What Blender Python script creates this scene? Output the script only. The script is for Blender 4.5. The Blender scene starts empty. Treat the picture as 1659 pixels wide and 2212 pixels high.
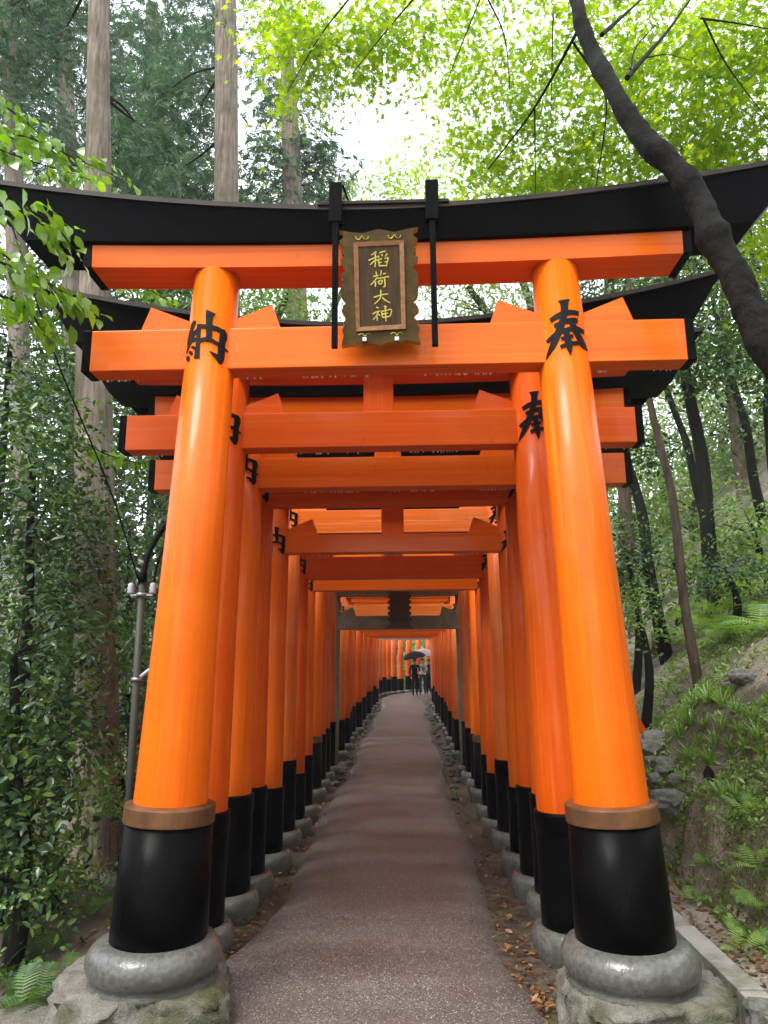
import bpy, math, random
import numpy as np
from mathutils import Vector, Matrix, noise

random.seed(7); RNG = np.random.default_rng(7)
S = bpy.context.scene
COL = S.collection
rad = math.radians

# ------------------------------------------------------------------ camera
CAM = np.array((0.17, 0.0, 1.7)); PITCH, YAW, ROLL, FPX = 12.0, 1.8, 0.4, 1600.0 / 1659.0
cam = bpy.data.cameras.new('camera'); cam_o = bpy.data.objects.new('camera', cam); COL.objects.link(cam_o)
_p, _y, _r = rad(PITCH), rad(YAW), rad(ROLL)
_fw = Vector((-math.sin(_y) * math.cos(_p), math.cos(_y) * math.cos(_p), math.sin(_p)))
_rt = Vector((math.cos(_y), math.sin(_y), 0)); _up = _rt.cross(_fw)
_r2 = _rt * math.cos(_r) - _up * math.sin(_r); _u2 = _up * math.cos(_r) + _rt * math.sin(_r)
M = Matrix((_r2, _u2, -_fw)).transposed().to_4x4(); M.translation = Vector(CAM)
cam_o.matrix_world = M
cam.sensor_fit = 'HORIZONTAL'; cam.sensor_width = 36.0; cam.lens = 36.0 * FPX
cam.clip_start = 0.05; cam.clip_end = 2000
S.camera = cam_o

# ------------------------------------------------------------------ world, sun, exposure
SUN_EL, SUN_AZ = 58.0, 222.0            # azimuth clockwise from +y (ahead of the camera)
W = bpy.data.worlds.new('World'); S.world = W; W.use_nodes = True
nt = W.node_tree; nt.nodes.clear()
sky = nt.nodes.new('ShaderNodeTexSky'); sky.sky_type = 'NISHITA'; sky.sun_disc = False
sky.sun_elevation = rad(SUN_EL); sky.sun_rotation = rad(SUN_AZ); sky.air_density = 1.0; sky.dust_density = 4.0; sky.ozone_density = 1.0
mixw = nt.nodes.new('ShaderNodeMixRGB'); mixw.inputs[0].default_value = 0.72
mixw.inputs[2].default_value = (9.0, 9.35, 9.8, 1)     # even cloud layer over the blue
bg = nt.nodes.new('ShaderNodeBackground'); bg.inputs[1].default_value = 0.15
wo = nt.nodes.new('ShaderNodeOutputWorld')
nt.links.new(sky.outputs[0], mixw.inputs[1]); nt.links.new(mixw.outputs[0], bg.inputs[0]); nt.links.new(bg.outputs[0], wo.inputs[0])
sun = bpy.data.lights.new('sun', 'SUN'); sun.energy = 1.5; sun.angle = rad(22); sun.color = (1.0, 0.97, 0.92)
sun_o = bpy.data.objects.new('sun', sun); COL.objects.link(sun_o)
_az, _el = rad(SUN_AZ), rad(SUN_EL)
_d = Vector((math.sin(_az) * math.cos(_el), math.cos(_az) * math.cos(_el), math.sin(_el)))
sun_o.rotation_euler = _d.to_track_quat('Z', 'Y').to_euler(); sun_o.location = (0, -3, 12)
S.view_settings.view_transform = 'Standard'; S.view_settings.look = 'None'
S.view_settings.exposure = 1.15; S.view_settings.gamma = 1.0; S.view_settings.use_curve_mapping = False
S.render.engine = 'CYCLES'
S.cycles.use_denoising = True; S.cycles.max_bounces = 7; S.cycles.diffuse_bounces = 4; S.cycles.transmission_bounces = 4
S.cycles.volume_bounces = 1; S.cycles.transparent_max_bounces = 8
S.cycles.caustics_reflective = False; S.cycles.caustics_refractive = False

def at(px, py, Y):
    "world point at depth Y seen at a spot of the 1659x2212 photograph (layout arithmetic)"
    d = np.array(_fw) + np.array(_r2) * (px - 829.5) / 1600.0 - np.array(_u2) * (py - 1106.0) / 1600.0
    return CAM + d * (Y / d[1])

# ------------------------------------------------------------------ materials
MATS = {}
class NB:
    def __init__(s, name):
        s.m = bpy.data.materials.new(name); s.m.use_nodes = True; s.t = s.m.node_tree; s.t.nodes.clear()
        s.out = s.t.nodes.new('ShaderNodeOutputMaterial'); s.b = s.t.nodes.new('ShaderNodeBsdfPrincipled')
        s.t.links.new(s.b.outputs[0], s.out.inputs[0]); MATS[name] = s.m
    def n(s, typ, **kw):
        x = s.t.nodes.new(typ)
        for k, v in kw.items():
            if k in x.inputs: x.inputs[k].default_value = v
            else: setattr(x, k, v)
        return x
    def l(s, a, b): s.t.links.new(a, b)
    def coords(s, kind='Object', scale=(1, 1, 1)):
        tc = s.n('ShaderNodeTexCoord'); mp = s.n('ShaderNodeMapping'); mp.inputs['Scale'].default_value = scale
        s.l(tc.outputs[kind], mp.inputs[0]); return mp.outputs[0]
    def noise(s, vec, scale, detail=4, rough=.55):
        x = s.n('ShaderNodeTexNoise'); x.inputs['Scale'].default_value = scale; x.inputs['Detail'].default_value = detail; x.inputs['Roughness'].default_value = rough
        s.l(vec, x.inputs['Vector']); return x.outputs['Fac']
    def ramp(s, fac, stops):
        r = s.n('ShaderNodeValToRGB'); e = r.color_ramp.elements
        while len(e) < len(stops): e.new(.5)
        for i, (p, c) in enumerate(stops):
            e[i].position = p; e[i].color = (*c, 1) if len(c) == 3 else c
        s.l(fac, r.inputs[0]); return r.outputs[0]
    def mix(s, fac, a, b, mode='MIX'):
        x = s.n('ShaderNodeMixRGB'); x.blend_type = mode
        for i, v in ((0, fac), (1, a), (2, b)):
            if isinstance(v, (int, float)): x.inputs[i].default_value = v
            elif isinstance(v, tuple): x.inputs[i].default_value = (*v, 1)
            else: s.l(v, x.inputs[i])
        return x.outputs[0]
    def bump(s, h, strength=.3, dist=.01):
        x = s.n('ShaderNodeBump'); x.inputs['Strength'].default_value = strength; x.inputs['Distance'].default_value = dist
        s.l(h, x.inputs['Height']); s.l(x.outputs[0], s.b.inputs['Normal'])
    def rng(s, fac, a, b):
        x = s.n('ShaderNodeMapRange'); x.inputs['To Min'].default_value = a; x.inputs['To Max'].default_value = b
        s.l(fac, x.inputs['Value']); return x.outputs[0]
    def set(s, **kw):
        for k, v in kw.items():
            k = k.replace('_', ' ')
            if hasattr(v, 'node'): s.l(v, s.b.inputs[k])
            else: s.b.inputs[k].default_value = (*v, 1) if isinstance(v, tuple) and len(v) == 3 else v

def m_vermilion(name, base, dark, fade, rough=.32, streak=.5, beam=False):
    if not beam: m_vermilion(name + '_beam', base, dark, fade, rough, streak * .8, True)
    b = NB(name); v = b.coords('Object', (.55, 9, 9) if beam else (9, 9, .55)); g = b.coords('Object', (1, 1, 1))
    oi = b.n('ShaderNodeObjectInfo')
    add = b.n('ShaderNodeVectorMath', operation='ADD'); b.l(v, add.inputs[0])
    sc = b.n('ShaderNodeVectorMath', operation='SCALE'); sc.inputs[3].default_value = 37.0
    cmb = b.n('ShaderNodeCombineXYZ'); b.l(oi.outputs['Random'], cmb.inputs[0]); b.l(oi.outputs['Random'], cmb.inputs[2])
    b.l(cmb.outputs[0], sc.inputs[0]); b.l(sc.outputs[0], add.inputs[1])
    streaks = b.noise(add.outputs[0], 2.2, 5, .6); blot = b.noise(g, 1.7, 4)
    c = b.mix(b.rng(streaks, 0, streak), base, dark)
    c = b.mix(b.ramp(blot, [(.52, (0, 0, 0)), (.78, (.55, .55, .55))]), c, fade)
    add2 = b.n('ShaderNodeVectorMath', operation='ADD'); b.l(b.coords('Object', (.5, 34, 34) if beam else (34, 34, .5)), add2.inputs[0]); b.l(sc.outputs[0], add2.inputs[1])
    lines = b.noise(add2.outputs[0], 1.3, 3, .5)
    c = b.mix(b.ramp(lines, [(.56, (0, 0, 0)), (.68, (.6, .6, .6))]), c, fade)
    c = b.mix(b.ramp(lines, [(.28, (.7, .7, .7)), (.42, (0, 0, 0))]), c, dark)
    scuff = b.noise(b.coords('Object', (5, 5, 2)), 3.0, 8, .75)
    c = b.mix(b.ramp(scuff, [(.62, (0, 0, 0)), (.72, (.5, .5, .5))]), c, tuple(q * .5 for q in dark))
    b.set(Base_Color=c, Roughness=b.rng(b.noise(g, 6, 4), rough - .08, rough + .16), Specular_IOR_Level=.18, Coat_Weight=b.rng(blot, .02, .22), Coat_Roughness=.10)
    fine = b.noise(b.coords('Object', (5, 60, 60) if beam else (60, 60, 5)), 3, 3); b.bump(fine, .10, .002)
    return b.m
m_vermilion('vermilion', (.80, .140, .0012), (.62, .075, .0012), (.82, .19, .006))
m_vermilion('vermilion_deep', (.76, .115, .0012), (.58, .06, .0012), (.76, .175, .018), .36, .9)  # deeper red mix with stronger streaks
m_vermilion('vermilion_pale', (.80, .165, .012), (.66, .11, .01), (.78, .33, .16), .36, .9)  # paler, pinker mix with stronger streaks

b = NB('black_lacquer'); v = b.coords('Object', (3, 3, 3)); n_ = b.noise(v, 2, 5)
dust = b.ramp(b.noise(b.coords('Object', (4, 4, 2.2)), 3.1, 9, .72), [(.58, (0, 0, 0)), (.72, (.8, .8, .8))])
b.set(Base_Color=b.mix(dust, b.ramp(n_, [(.3, (.0005, .0005, .0007)), (.75, (.002, .0018, .0018))]), (.012, .010, .008)), Roughness=b.rng(b.noise(b.coords('Object', (8, 8, 1)), 3), .15, .5), Specular_IOR_Level=.045)
b.bump(b.noise(b.coords('Object', (40, 40, 6)), 2), .1, .002)
b = NB('ink_black'); b.set(Base_Color=(.003, .003, .0035), Roughness=.4, Specular_IOR_Level=.15)
b = NB('roof_copper'); n_ = b.noise(b.coords(), 5, 5); b.set(Base_Color=b.ramp(n_, [(.3, (.010, .007, .005)), (.7, (.032, .022, .015))]), Roughness=.55, Specular_IOR_Level=.15)
b = NB('eave_black'); n_ = b.noise(b.coords('Object', (1, 8, 8)), 2, 5); b.set(Base_Color=b.ramp(n_, [(.3, (.0004, .0004, .0006)), (.75, (.0018, .0018, .0022))]), Roughness=.42, Specular_IOR_Level=.05)
b = NB('copper_band'); n_ = b.noise(b.coords(), 7, 6); b.set(Base_Color=b.ramp(n_, [(.3, (.075, .030, .012)), (.7, (.20, .09, .036))]), Metallic=.35, Roughness=.42)
def m_stone(name, a, c, moss=None, scale=4, rough=(.35, .75), bump=.5):
    b = NB(name); g = b.coords('Object'); n1 = b.noise(g, scale, 8, .62); n2 = b.noise(g, scale * 18, 3)
    col = b.mix(.35, b.ramp(n1, [(.3, a), (.7, c)]), b.ramp(n2, [(.35, a), (.65, c)]))
    if moss: col = b.mix(b.ramp(b.noise(g, 2.3, 6, .65), [(.46, (0, 0, 0)), (.62, (1, 1, 1))]), col, moss)
    b.set(Base_Color=col, Roughness=b.rng(b.noise(g, 3, 3), *rough)); 
    b.bump(b.mix(.5, n1, n2), bump, .02); return b.m
m_stone('base_stone', (.04, .04, .036), (.175, .17, .15), (.055, .055, .04), 2.2, (.10, .45), .3)
m_stone('slab_stone', (.05, .046, .036), (.27, .25, .205), (.05, .052, .014), 7, (.5, .8), 1.0)
m_stone('edge_rock', (.03, .03, .028), (.14, .135, .12), (.06, .065, .03), 6, (.35, .7), .7)
m_stone('grey_rock', (.07, .07, .065), (.27, .26, .235), (.09, .10, .04), 6, (.4, .75), .7)
m_stone('torii_stone', (.15, .155, .13), (.40, .41, .34), (.18, .20, .12), 3, (.6, .9), .4)
m_stone('plaque_stone', (.05, .045, .045), (.13, .12, .115), None, 3, (.6, .9), .4)
m_stone('concrete', (.20, .19, .165), (.36, .34, .30), (.11, .11, .06), 4, (.45, .75), .35)

# asphalt path, wet, with pale aggregate
b = NB('path_asphalt'); g = b.coords('Object')
big = b.noise(g, .9, 6, .6); mid = b.noise(b.coords('Object', (.5, 2.2, 1)), 1.1, 5)
col = b.ramp(big, [(.3, (.085, .068, .055)), (.52, (.135, .116, .099)), (.75, (.185, .165, .143))])
col = b.mix(b.ramp(mid, [(.42, (.45, .45, .45)), (.68, (0, 0, 0))]), col, (.06, .045, .038))
vo = b.n('ShaderNodeTexVoronoi'); vo.inputs['Scale'].default_value = 125; b.l(g, vo.inputs['Vector'])
hs = b.n('ShaderNodeSeparateColor'); b.l(vo.outputs['Color'], hs.inputs[0])
speck = b.ramp(hs.outputs[0], [(.80, (0, 0, 0)), (.86, (1, 1, 1))])
rim = b.ramp(vo.outputs['Distance'], [(.30, (1, 1, 1)), (.5, (0, 0, 0))])
speck = b.mix(1.0, speck, rim, 'MULTIPLY')
col = b.mix(b.mix(1.0, speck, (.8, .8, .8), 'MULTIPLY'), col, (.50, .46, .41))
dk = b.ramp(hs.outputs[1], [(.72, (0, 0, 0)), (.8, (.6, .6, .6))]); col = b.mix(dk, col, (.035, .028, .026))
b.set(Base_Color=col, Roughness=b.rng(big, .30, .62), Specular_IOR_Level=.5)
b.bump(b.mix(.5, vo.outputs['Distance'], b.noise(g, 160, 2)), .55, .006)

# forest soil: brown litter, moss, and pale scree at right, colour brightened to imitate daylight
b = NB('forest_soil'); g = b.coords('Object'); n1 = b.noise(g, 1.1, 8, .65); n2 = b.noise(g, 9, 6, .7); n3 = b.noise(g, 46, 4)
col = b.ramp(n2, [(.3, (.018, .012, .008)), (.5, (.055, .038, .025)), (.72, (.13, .10, .07))])
geo = b.n('ShaderNodeNewGeometry'); sx = b.n('ShaderNodeSeparateXYZ'); b.l(geo.outputs['Position'], sx.inputs[0])
right = b.rng(sx.outputs[0], 0, 1); b.t.nodes[-1].inputs['From Min'].default_value = 1.2; b.t.nodes[-1].inputs['From Max'].default_value = 2.0
pale = b.ramp(n3, [(.3, (.15, .125, .09)), (.7, (.50, .45, .36))])
col = b.mix(b.mix(1.0, right, b.ramp(n1, [(.4, (.2, .2, .2)), (.62, (.85, .85, .85))]), 'MULTIPLY'), col, pale)
col = b.mix(b.ramp(b.noise(g, 2.1, 7, .6), [(.5, (0, 0, 0)), (.66, (.8, .8, .8))]), col, (.07, .085, .018))
b.set(Base_Color=col, Roughness=b.rng(n2, .45, .9)); b.bump(b.mix(.4, n2, n3), .9, .04)

def m_bark(name, a, c, scale=(14, 14, 1.2), moss=None, bump=.8):
    b = NB(name); g = b.coords('Object', scale); n1 = b.noise(g, 1.6, 7, .65); n2 = b.noise(b.coords('Object'), 2.2, 5)
    col = b.ramp(n1, [(.3, a), (.68, c)])
    if moss: col = b.mix(b.ramp(n2, [(.45, (0, 0, 0)), (.65, (.7, .7, .7))]), col, moss)
    b.set(Base_Color=col, Roughness=.85, Specular_IOR_Level=.12); b.bump(n1, bump, .03); return b.m
m_bark('cedar_bark', (.085, .060, .045), (.33, .27, .225), moss=(.10, .10, .055))
m_bark('dark_bark', (.004, .0035, .003), (.018, .016, .014), (6, 6, 2), (.016, .018, .011))
m_bark('maple_bark', (.0015, .0013, .0012), (.014, .012, .010), (9, 9, 6), (.028, .030, .024), 1.0)
m_bark('brown_bark', (.035, .025, .018), (.13, .095, .07), (10, 10, 2))
m_bark('log_wood', (.05, .035, .02), (.22, .17, .11), (2, 12, 12), (.09, .09, .03))
b = NB('charred'); b.set(Base_Color=(.012, .01, .009), Roughness=.9)

def m_leaf(name, c1, c2, c3, trans=.5, tcol=None, rough=.35, spec=.5):
    b = NB(name); geo = b.n('ShaderNodeNewGeometry')
    col = b.ramp(geo.outputs['Random Per Island'], [(0., c1), (.5, c2), (1., c3)])
    b.set(Base_Color=col, Roughness=rough, Specular_IOR_Level=spec)
    tr = b.n('ShaderNodeBsdfTranslucent'); b.l(b.mix(1.0, col, tcol or (1.6, 1.6, .8), 'MULTIPLY'), tr.inputs[0])
    mx = b.n('ShaderNodeMixShader'); mx.inputs[0].default_value = trans
    b.l(b.b.outputs[0], mx.inputs[1]); b.l(tr.outputs[0], mx.inputs[2]); b.l(mx.outputs[0], b.out.inputs[0])
    return b.m
m_leaf('maple_leaf', (.15, .29, .010), (.25, .40, .014), (.39, .50, .02), .62, (1.48, 1.4, .42), .5, .3)
m_leaf('beech_leaf', (.08, .19, .012), (.15, .29, .018), (.27, .42, .03), .5, (1.6, 1.6, .6), .2, 1.0)
m_leaf('evergreen_leaf', (.012, .036, .012), (.035, .088, .024), (.11, .19, .03), .28, (1.5, 1.6, .6), .26, .5)
m_leaf('light_leaf', (.07, .15, .03), (.13, .24, .05), (.24, .35, .06), .4, (1.6, 1.6, .7), .35)
m_leaf('cedar_leaf', (.04, .085, .055), (.075, .14, .085), (.13, .20, .11), .35, (1.4, 1.5, 1.0), .5)
m_leaf('pale_leaf', (.12, .20, .08), (.19, .28, .11), (.28, .37, .15), .45, (1.5, 1.5, .8), .4)
m_leaf('fern_leaf', (.12, .24, .055), (.20, .35, .08), (.32, .46, .11), .4, (1.6, 1.6, .7), .35)
m_leaf('grass_leaf', (.11, .23, .04), (.19, .34, .07), (.32, .45, .11), .35, (1.6, 1.6, .7), .2, 1.0)
m_leaf('dark_fern_leaf', (.035, .085, .02), (.06, .13, .028), (.10, .19, .04), .35, (1.6, 1.6, .7), .4)
m_leaf('cover_leaf', (.09, .17, .04), (.18, .29, .07), (.34, .44, .12), .35, (1.6, 1.6, .7), .3, .7)
m_leaf('moss_leaf', (.07, .10, .015), (.10, .15, .02), (.17, .22, .04), .3, (1.5, 1.5, .6), .6)
m_leaf('dead_leaf', (.07, .025, .012), (.14, .055, .02), (.30, .15, .05), .15, (1.5, 1.2, .8), .4)

def flat(name, c, rough=.5, metal=0., **k):
    b = NB(name); b.set(Base_Color=c, Roughness=rough, Metallic=metal, **k); return b.m
b = NB('plaque_wood'); n_ = b.noise(b.coords('Object', (30, 30, 4)), 2, 6); b.set(Base_Color=b.ramp(n_, [(.3, (.030, .014, .003)), (.7, (.075, .038, .008))]), Roughness=.55, Specular_IOR_Level=.2)
b = NB('plaque_frame'); n_ = b.noise(b.coords(), 14, 6); b.set(Base_Color=b.ramp(n_, [(.3, (.040, .024, .004)), (.7, (.10, .062, .010))]), Roughness=.55, Specular_IOR_Level=.15)
b = NB('old_gold'); n_ = b.noise(b.coords(), 20, 4); b.set(Base_Color=b.ramp(n_, [(.3, (.28, .22, .03)), (.7, (.52, .42, .08))]), Roughness=.35, Metallic=.55)
b = NB('plaque_border'); n_ = b.noise(b.coords(), 40, 4); b.set(Base_Color=b.ramp(n_, [(.3, (.15, .050, .006)), (.7, (.30, .115, .012))]), Roughness=.45)
flat('white_bracket', (.7, .72, .74), .4); flat('conduit_grey', (.06, .063, .05), .5, Specular_IOR_Level=.2); flat('cable_black', (.003, .003, .003), .6, Specular_IOR_Level=.1)
flat('porcelain', (.45, .46, .48), .25); flat('zinc', (.35, .36, .37), .4, .7)
flat('suit_black', (.004, .004, .006), .8, Specular_IOR_Level=.1); flat('shirt_white', (.78, .80, .84), .7); flat('trousers_navy', (.02, .024, .04), .8)
flat('skin', (.52, .33, .24), .5); flat('hair_black', (.008, .007, .007), .5); flat('umbrella_black', (.006, .007, .014), .5, Specular_IOR_Level=.12)
b = NB('umbrella_clear'); b.set(Base_Color=(.85, .88, .92), Roughness=.25, Transmission_Weight=.35, Alpha=.9)
b = NB('water'); b.set(Base_Color=(.97, .98, 1), Roughness=.02, Transmission_Weight=.25, Specular_IOR_Level=1.0)  # white base colour stands in for sky light the drops would refract
b = NB('drain_wet'); b.set(Base_Color=(.02, .017, .013), Roughness=.3)

# ------------------------------------------------------------------ mesh helpers
def link(o, parent=None):
    COL.objects.link(o)
    if parent is not None: o.parent = parent
    return o
def mesh(name, V, F, mat=None, smooth=False, mats=None, midx=None):
    me = bpy.data.meshes.new(name)
    V = np.asarray(V, np.float32)
    if isinstance(F, np.ndarray):
        k = F.shape[1]; me.vertices.add(len(V)); me.vertices.foreach_set('co', V.ravel())
        me.loops.add(F.size); me.loops.foreach_set('vertex_index', F.ravel().astype(np.int32))
        me.polygons.add(len(F)); me.polygons.foreach_set('loop_start', np.arange(0, F.size, k, dtype=np.int32))
        me.polygons.foreach_set('loop_total', np.full(len(F), k, np.int32)); me.update(calc_edges=True)
    else:
        me.from_pydata([tuple(map(float, v)) for v in V], [], F); me.update()
    for m in (mats or ([mat] if mat else [])): me.materials.append(MATS[m])
    if midx is not None: me.polygons.foreach_set('material_index', np.asarray(midx, np.int32))
    if smooth: me.polygons.foreach_set('use_smooth', np.ones(len(me.polygons), bool))
    return me
def obj(name, me, parent=None, loc=None, rot=None, scale=None):
    o = link(bpy.data.objects.new(name, me), parent)
    if loc is not None: o.location = tuple(map(float, loc))
    if rot is not None: o.rotation_euler = rot
    if scale is not None: o.scale = scale if hasattr(scale, '__len__') else (scale,) * 3
    return o
def thing(name, label, cat, loc=(0, 0, 0), rot=None, group=None):
    o = obj(name, None, None, loc, rot); o.empty_display_size = .1
    return tag(o, label, cat, group)
def tag(o, label, cat=None, group=None, kind=None):
    o['label'] = label
    if cat: o['category'] = cat
    if group: o['group'] = group
    if kind: o['kind'] = kind
    return o
def struct(o): o['kind'] = 'structure'; return o
def stuff(o): o['kind'] = 'stuff'; return o

def lathe(prof, n=32, caps=True, jit=0):
    V, F = [], []
    for r, z in prof:
        for i in range(n):
            a = 2 * math.pi * i / n; V.append((r * math.cos(a), r * math.sin(a), z))
    for j in range(len(prof) - 1):
        for i in range(n):
            k = (i + 1) % n; F.append((j * n + i, j * n + k, (j + 1) * n + k, (j + 1) * n + i))
    if caps:
        F.append(tuple(reversed(range(n)))); F.append(tuple(range((len(prof) - 1) * n, len(prof) * n)))
    return V, F
def box(x0, x1, y0, y1, z0, z1, bev=0.0):
    if bev <= 0:
        V = [(x, y, z) for x in (x0, x1) for y in (y0, y1) for z in (z0, z1)]
        F = [(0, 1, 3, 2), (4, 6, 7, 5), (0, 4, 5, 1), (2, 3, 7, 6), (0, 2, 6, 4), (1, 5, 7, 3)]
        return V, F
    import bmesh
    bm = bmesh.new(); V, F = box(x0, x1, y0, y1, z0, z1)
    vs = [bm.verts.new(v) for v in V]
    for f in F: bm.faces.new([vs[i] for i in f])
    bmesh.ops.bevel(bm, geom=list(bm.edges), offset=bev, segments=2, affect='EDGES', profile=.6)
    bm.verts.index_update()
    V = [tuple(v.co) for v in bm.verts]; F = [tuple(v.index for v in f.verts) for f in bm.faces]; bm.free()
    return V, F
def merge(*parts):
    V, F = [], []
    for v, f in parts:
        o = len(V); V += list(v); F += [tuple(i + o for i in q) for q in f]
    return V, F
def tube(pts, radii, n=8, caps=True):
    pts = [Vector(p) for p in pts]; V, F = [], []
    up = Vector((0.13, 0.31, 0.94)).normalized()
    for j, p in enumerate(pts):
        t = (pts[min(j + 1, len(pts) - 1)] - pts[max(j - 1, 0)]).normalized()
        a = t.cross(up)
        if a.length < .05: a = t.cross(Vector((1, 0, 0)))
        a.normalize(); c = t.cross(a); r = radii[j] if hasattr(radii, '__len__') else radii
        for i in range(n):
            th = 2 * math.pi * i / n; V.append(tuple(p + a * (math.cos(th) * r) + c * (math.sin(th) * r)))
    for j in range(len(pts) - 1):
        for i in range(n):
            k = (i + 1) % n; F.append((j * n + i, j * n + k, (j + 1) * n + k, (j + 1) * n + i))
    if caps: F.append(tuple(range(n))); F.append(tuple(reversed(range((len(pts) - 1) * n, len(pts) * n))))
    return V, F
def spline(pts, k=6):
    "Catmull-Rom through points (any dimension)"
    P = np.array(pts, float); P = np.vstack([2 * P[0] - P[1], P, 2 * P[-1] - P[-2]]); out = []
    for i in range(1, len(P) - 2):
        for t in np.linspace(0, 1, k, endpoint=False):
            a, b_, c, d = P[i - 1], P[i], P[i + 1], P[i + 2]
            out.append(.5 * ((2 * b_) + (c - a) * t + (2 * a - 5 * b_ + 4 * c - d) * t * t + (3 * b_ - a - 3 * c + d) * t ** 3))
    out.append(P[-2]); return np.array(out)
def rock_mesh(name, seed, mat, sub=3, rough=.35, flatz=.7):
    import bmesh
    bm = bmesh.new(); bmesh.ops.create_icosphere(bm, subdivisions=sub, radius=1)
    off = Vector((seed * 3.7, seed * 1.3, seed * 7.1))
    for v in bm.verts:
        p = v.co.copy(); q = noise.noise(p * 1.1 + off); q2 = noise.noise(p * 2.7 + off)
        cell = noise.cell(p * 1.6 + off)
        v.co = p * (1 + rough * q + rough * .45 * q2 + .06 * cell); v.co.z *= flatz
    me = bpy.data.meshes.new(name); bm.to_mesh(me); bm.free(); me.materials.append(MATS[mat]); return me

# ------------------------------------------------------------------ ground profile
def sstep(a, b, x):
    t = np.clip((x - a) / (b - a), 0, 1); return t * t * (3 - 2 * t)
def path_z(y): return .15 * sstep(9, 20, y) + .33 * sstep(18, 36, y)
def vnoise(x, y, s, o=0.0):
    "smooth pseudo noise, vectorised"
    return (np.sin(x * 1.7 * s + 1.3 * np.sin(y * 1.1 * s + o)) + np.sin(y * 1.9 * s + 1.7 * np.sin(x * .8 * s - o) + o) + np.sin((x + y) * 2.9 * s + o * 2)) / 3
def ground_z(x, y):
    x = np.asarray(x, float); y = np.asarray(y, float)
    g = path_z(np.minimum(y, 60)) - .004 * np.clip(np.abs(x) - .9, 0, 10)
    base = 0 * x - .015
    # left: the hillside falls away
    L = np.clip(-1.75 - x, 0, None)
    left = -(.20 * np.minimum(L, 2) + .42 * np.clip(L - 2, 0, 7)) + .55 * np.clip(L - 13, 0, 26)
    left = left + .06 * vnoise(x, y, 2.3) * np.minimum(L, 1) + .12 * vnoise(x, y, .9, 2) * np.minimum(L / 2, 1)
    # right: strip of litter, mossy bank, hillside
    foot = 2.38 + .06 * vnoise(y, x * 0, 1.6) + .05 * vnoise(y, x * 0, 4.3, 1.0)
    R = x - foot
    slope = np.clip(R - .15, 0, None)
    right = .56 * sstep(0, .20, R) + .62 * np.minimum(slope, .55) + .86 * np.clip(slope - .55, 0, 14) + .30 * sstep(.62, .80, R + .06 * vnoise(y, x * 0, 2.2, 2.0)) * sstep(9.5, 8.0, y)
    right = right + (.06 * vnoise(x, y, 3.1) + .05 * vnoise(x, y, 7.7, 1.1) + .03 * vnoise(x, y, 15.1, .7)) * sstep(-.05, .2, R) + .12 * vnoise(x, y, .8, .4) * sstep(1, 3, R)
    # gully between strip and gate
    far = sstep(45, 90, y) * np.clip(y - 45, 0, 60) * .12
    near = .012 * vnoise(x, y, 5.0)
    return g + base + left + right + far + near
def gz(x, y): return float(ground_z(x, y))

def coords_axis(lo, d0, d1, hi, step, grow=1.25):
    a = list(np.arange(d0, d1 + 1e-6, step)); s = step; x = d1
    while x < hi: s *= grow; x += s; a.append(x)
    s = step; x = d0; pre = []
    while x > lo: s *= grow; x -= s; pre.append(x)
    return np.array(pre[::-1] + a)
xs = coords_axis(-220, -4.5, 6.5, 220, .06, 1.16); ys = coords_axis(-60, 2.6, 12.5, 320, .07, 1.07)
X, Y = np.meshgrid(xs, ys); Z = ground_z(X, Y)
# cut the drain trench into the sheet (concrete lining is added below)
trench = (X > 1.69) & (X < 1.89) & (Y < 24)
Z = np.where(trench, Z - .22, Z)
V = np.stack([X.ravel(), Y.ravel(), Z.ravel()], 1); nx, ny = len(xs), len(ys)
i = np.arange(nx * ny).reshape(ny, nx); F = np.stack([i[:-1, :-1], i[:-1, 1:], i[1:, 1:], i[1:, :-1]], -1).reshape(-1, 4)
struct(obj('ground', mesh('ground', V, F, 'forest_soil', True)))

# path: slightly crowned wet asphalt with ragged edges and a casting joint
def path_half(y, side):
    w = .83 + (.17 + (.08 if side < 0 else 0)) * sstep(5.6, 4.0, y) + .05 * math.sin(y * .9 + side) + .025 * math.sin(y * 3.1 + side * 2) + .35 * float(sstep(30, 35, y))
    return w
def path_x(y): return -.075 + (0 if y < 31 else .045 * (y - 31) ** 2 * .35)
V, F = [], []; yy = list(np.arange(2.2, 14, .08)) + list(np.arange(14, 42, .25)); m = 17
for y in yy:
    l, r = path_x(y) - path_half(y, -1), path_x(y) + path_half(y, 1)
    for k in range(m):
        t = k / (m - 1); x = l + (r - l) * t
        e = min(t, 1 - t) * 2
        z = float(path_z(y)) + .012 + .028 * min(1, e * 3.2) ** .5 + .010 * e + .007 * math.sin(y * 2.1) * math.sin(x * 1.3 + 1) + .006 * math.sin(y * 7.3 + .8 * math.sin(x * 2.2) + 1.5 * math.sin(y * .7)) + .006 * noise.noise((x * 2, y * 2, 0))
        if 5.42 < y < 5.50: z -= .012
        V.append((x, y, z if 0 < k < m - 1 else float(path_z(y)) - .05))
for j in range(len(yy) - 1):
    for k in range(m - 1): a = j * m + k; F.append((a, a + 1, a + m + 1, a + m))
struct(obj('path', mesh('path', V, F, 'path_asphalt', True)))

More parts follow.
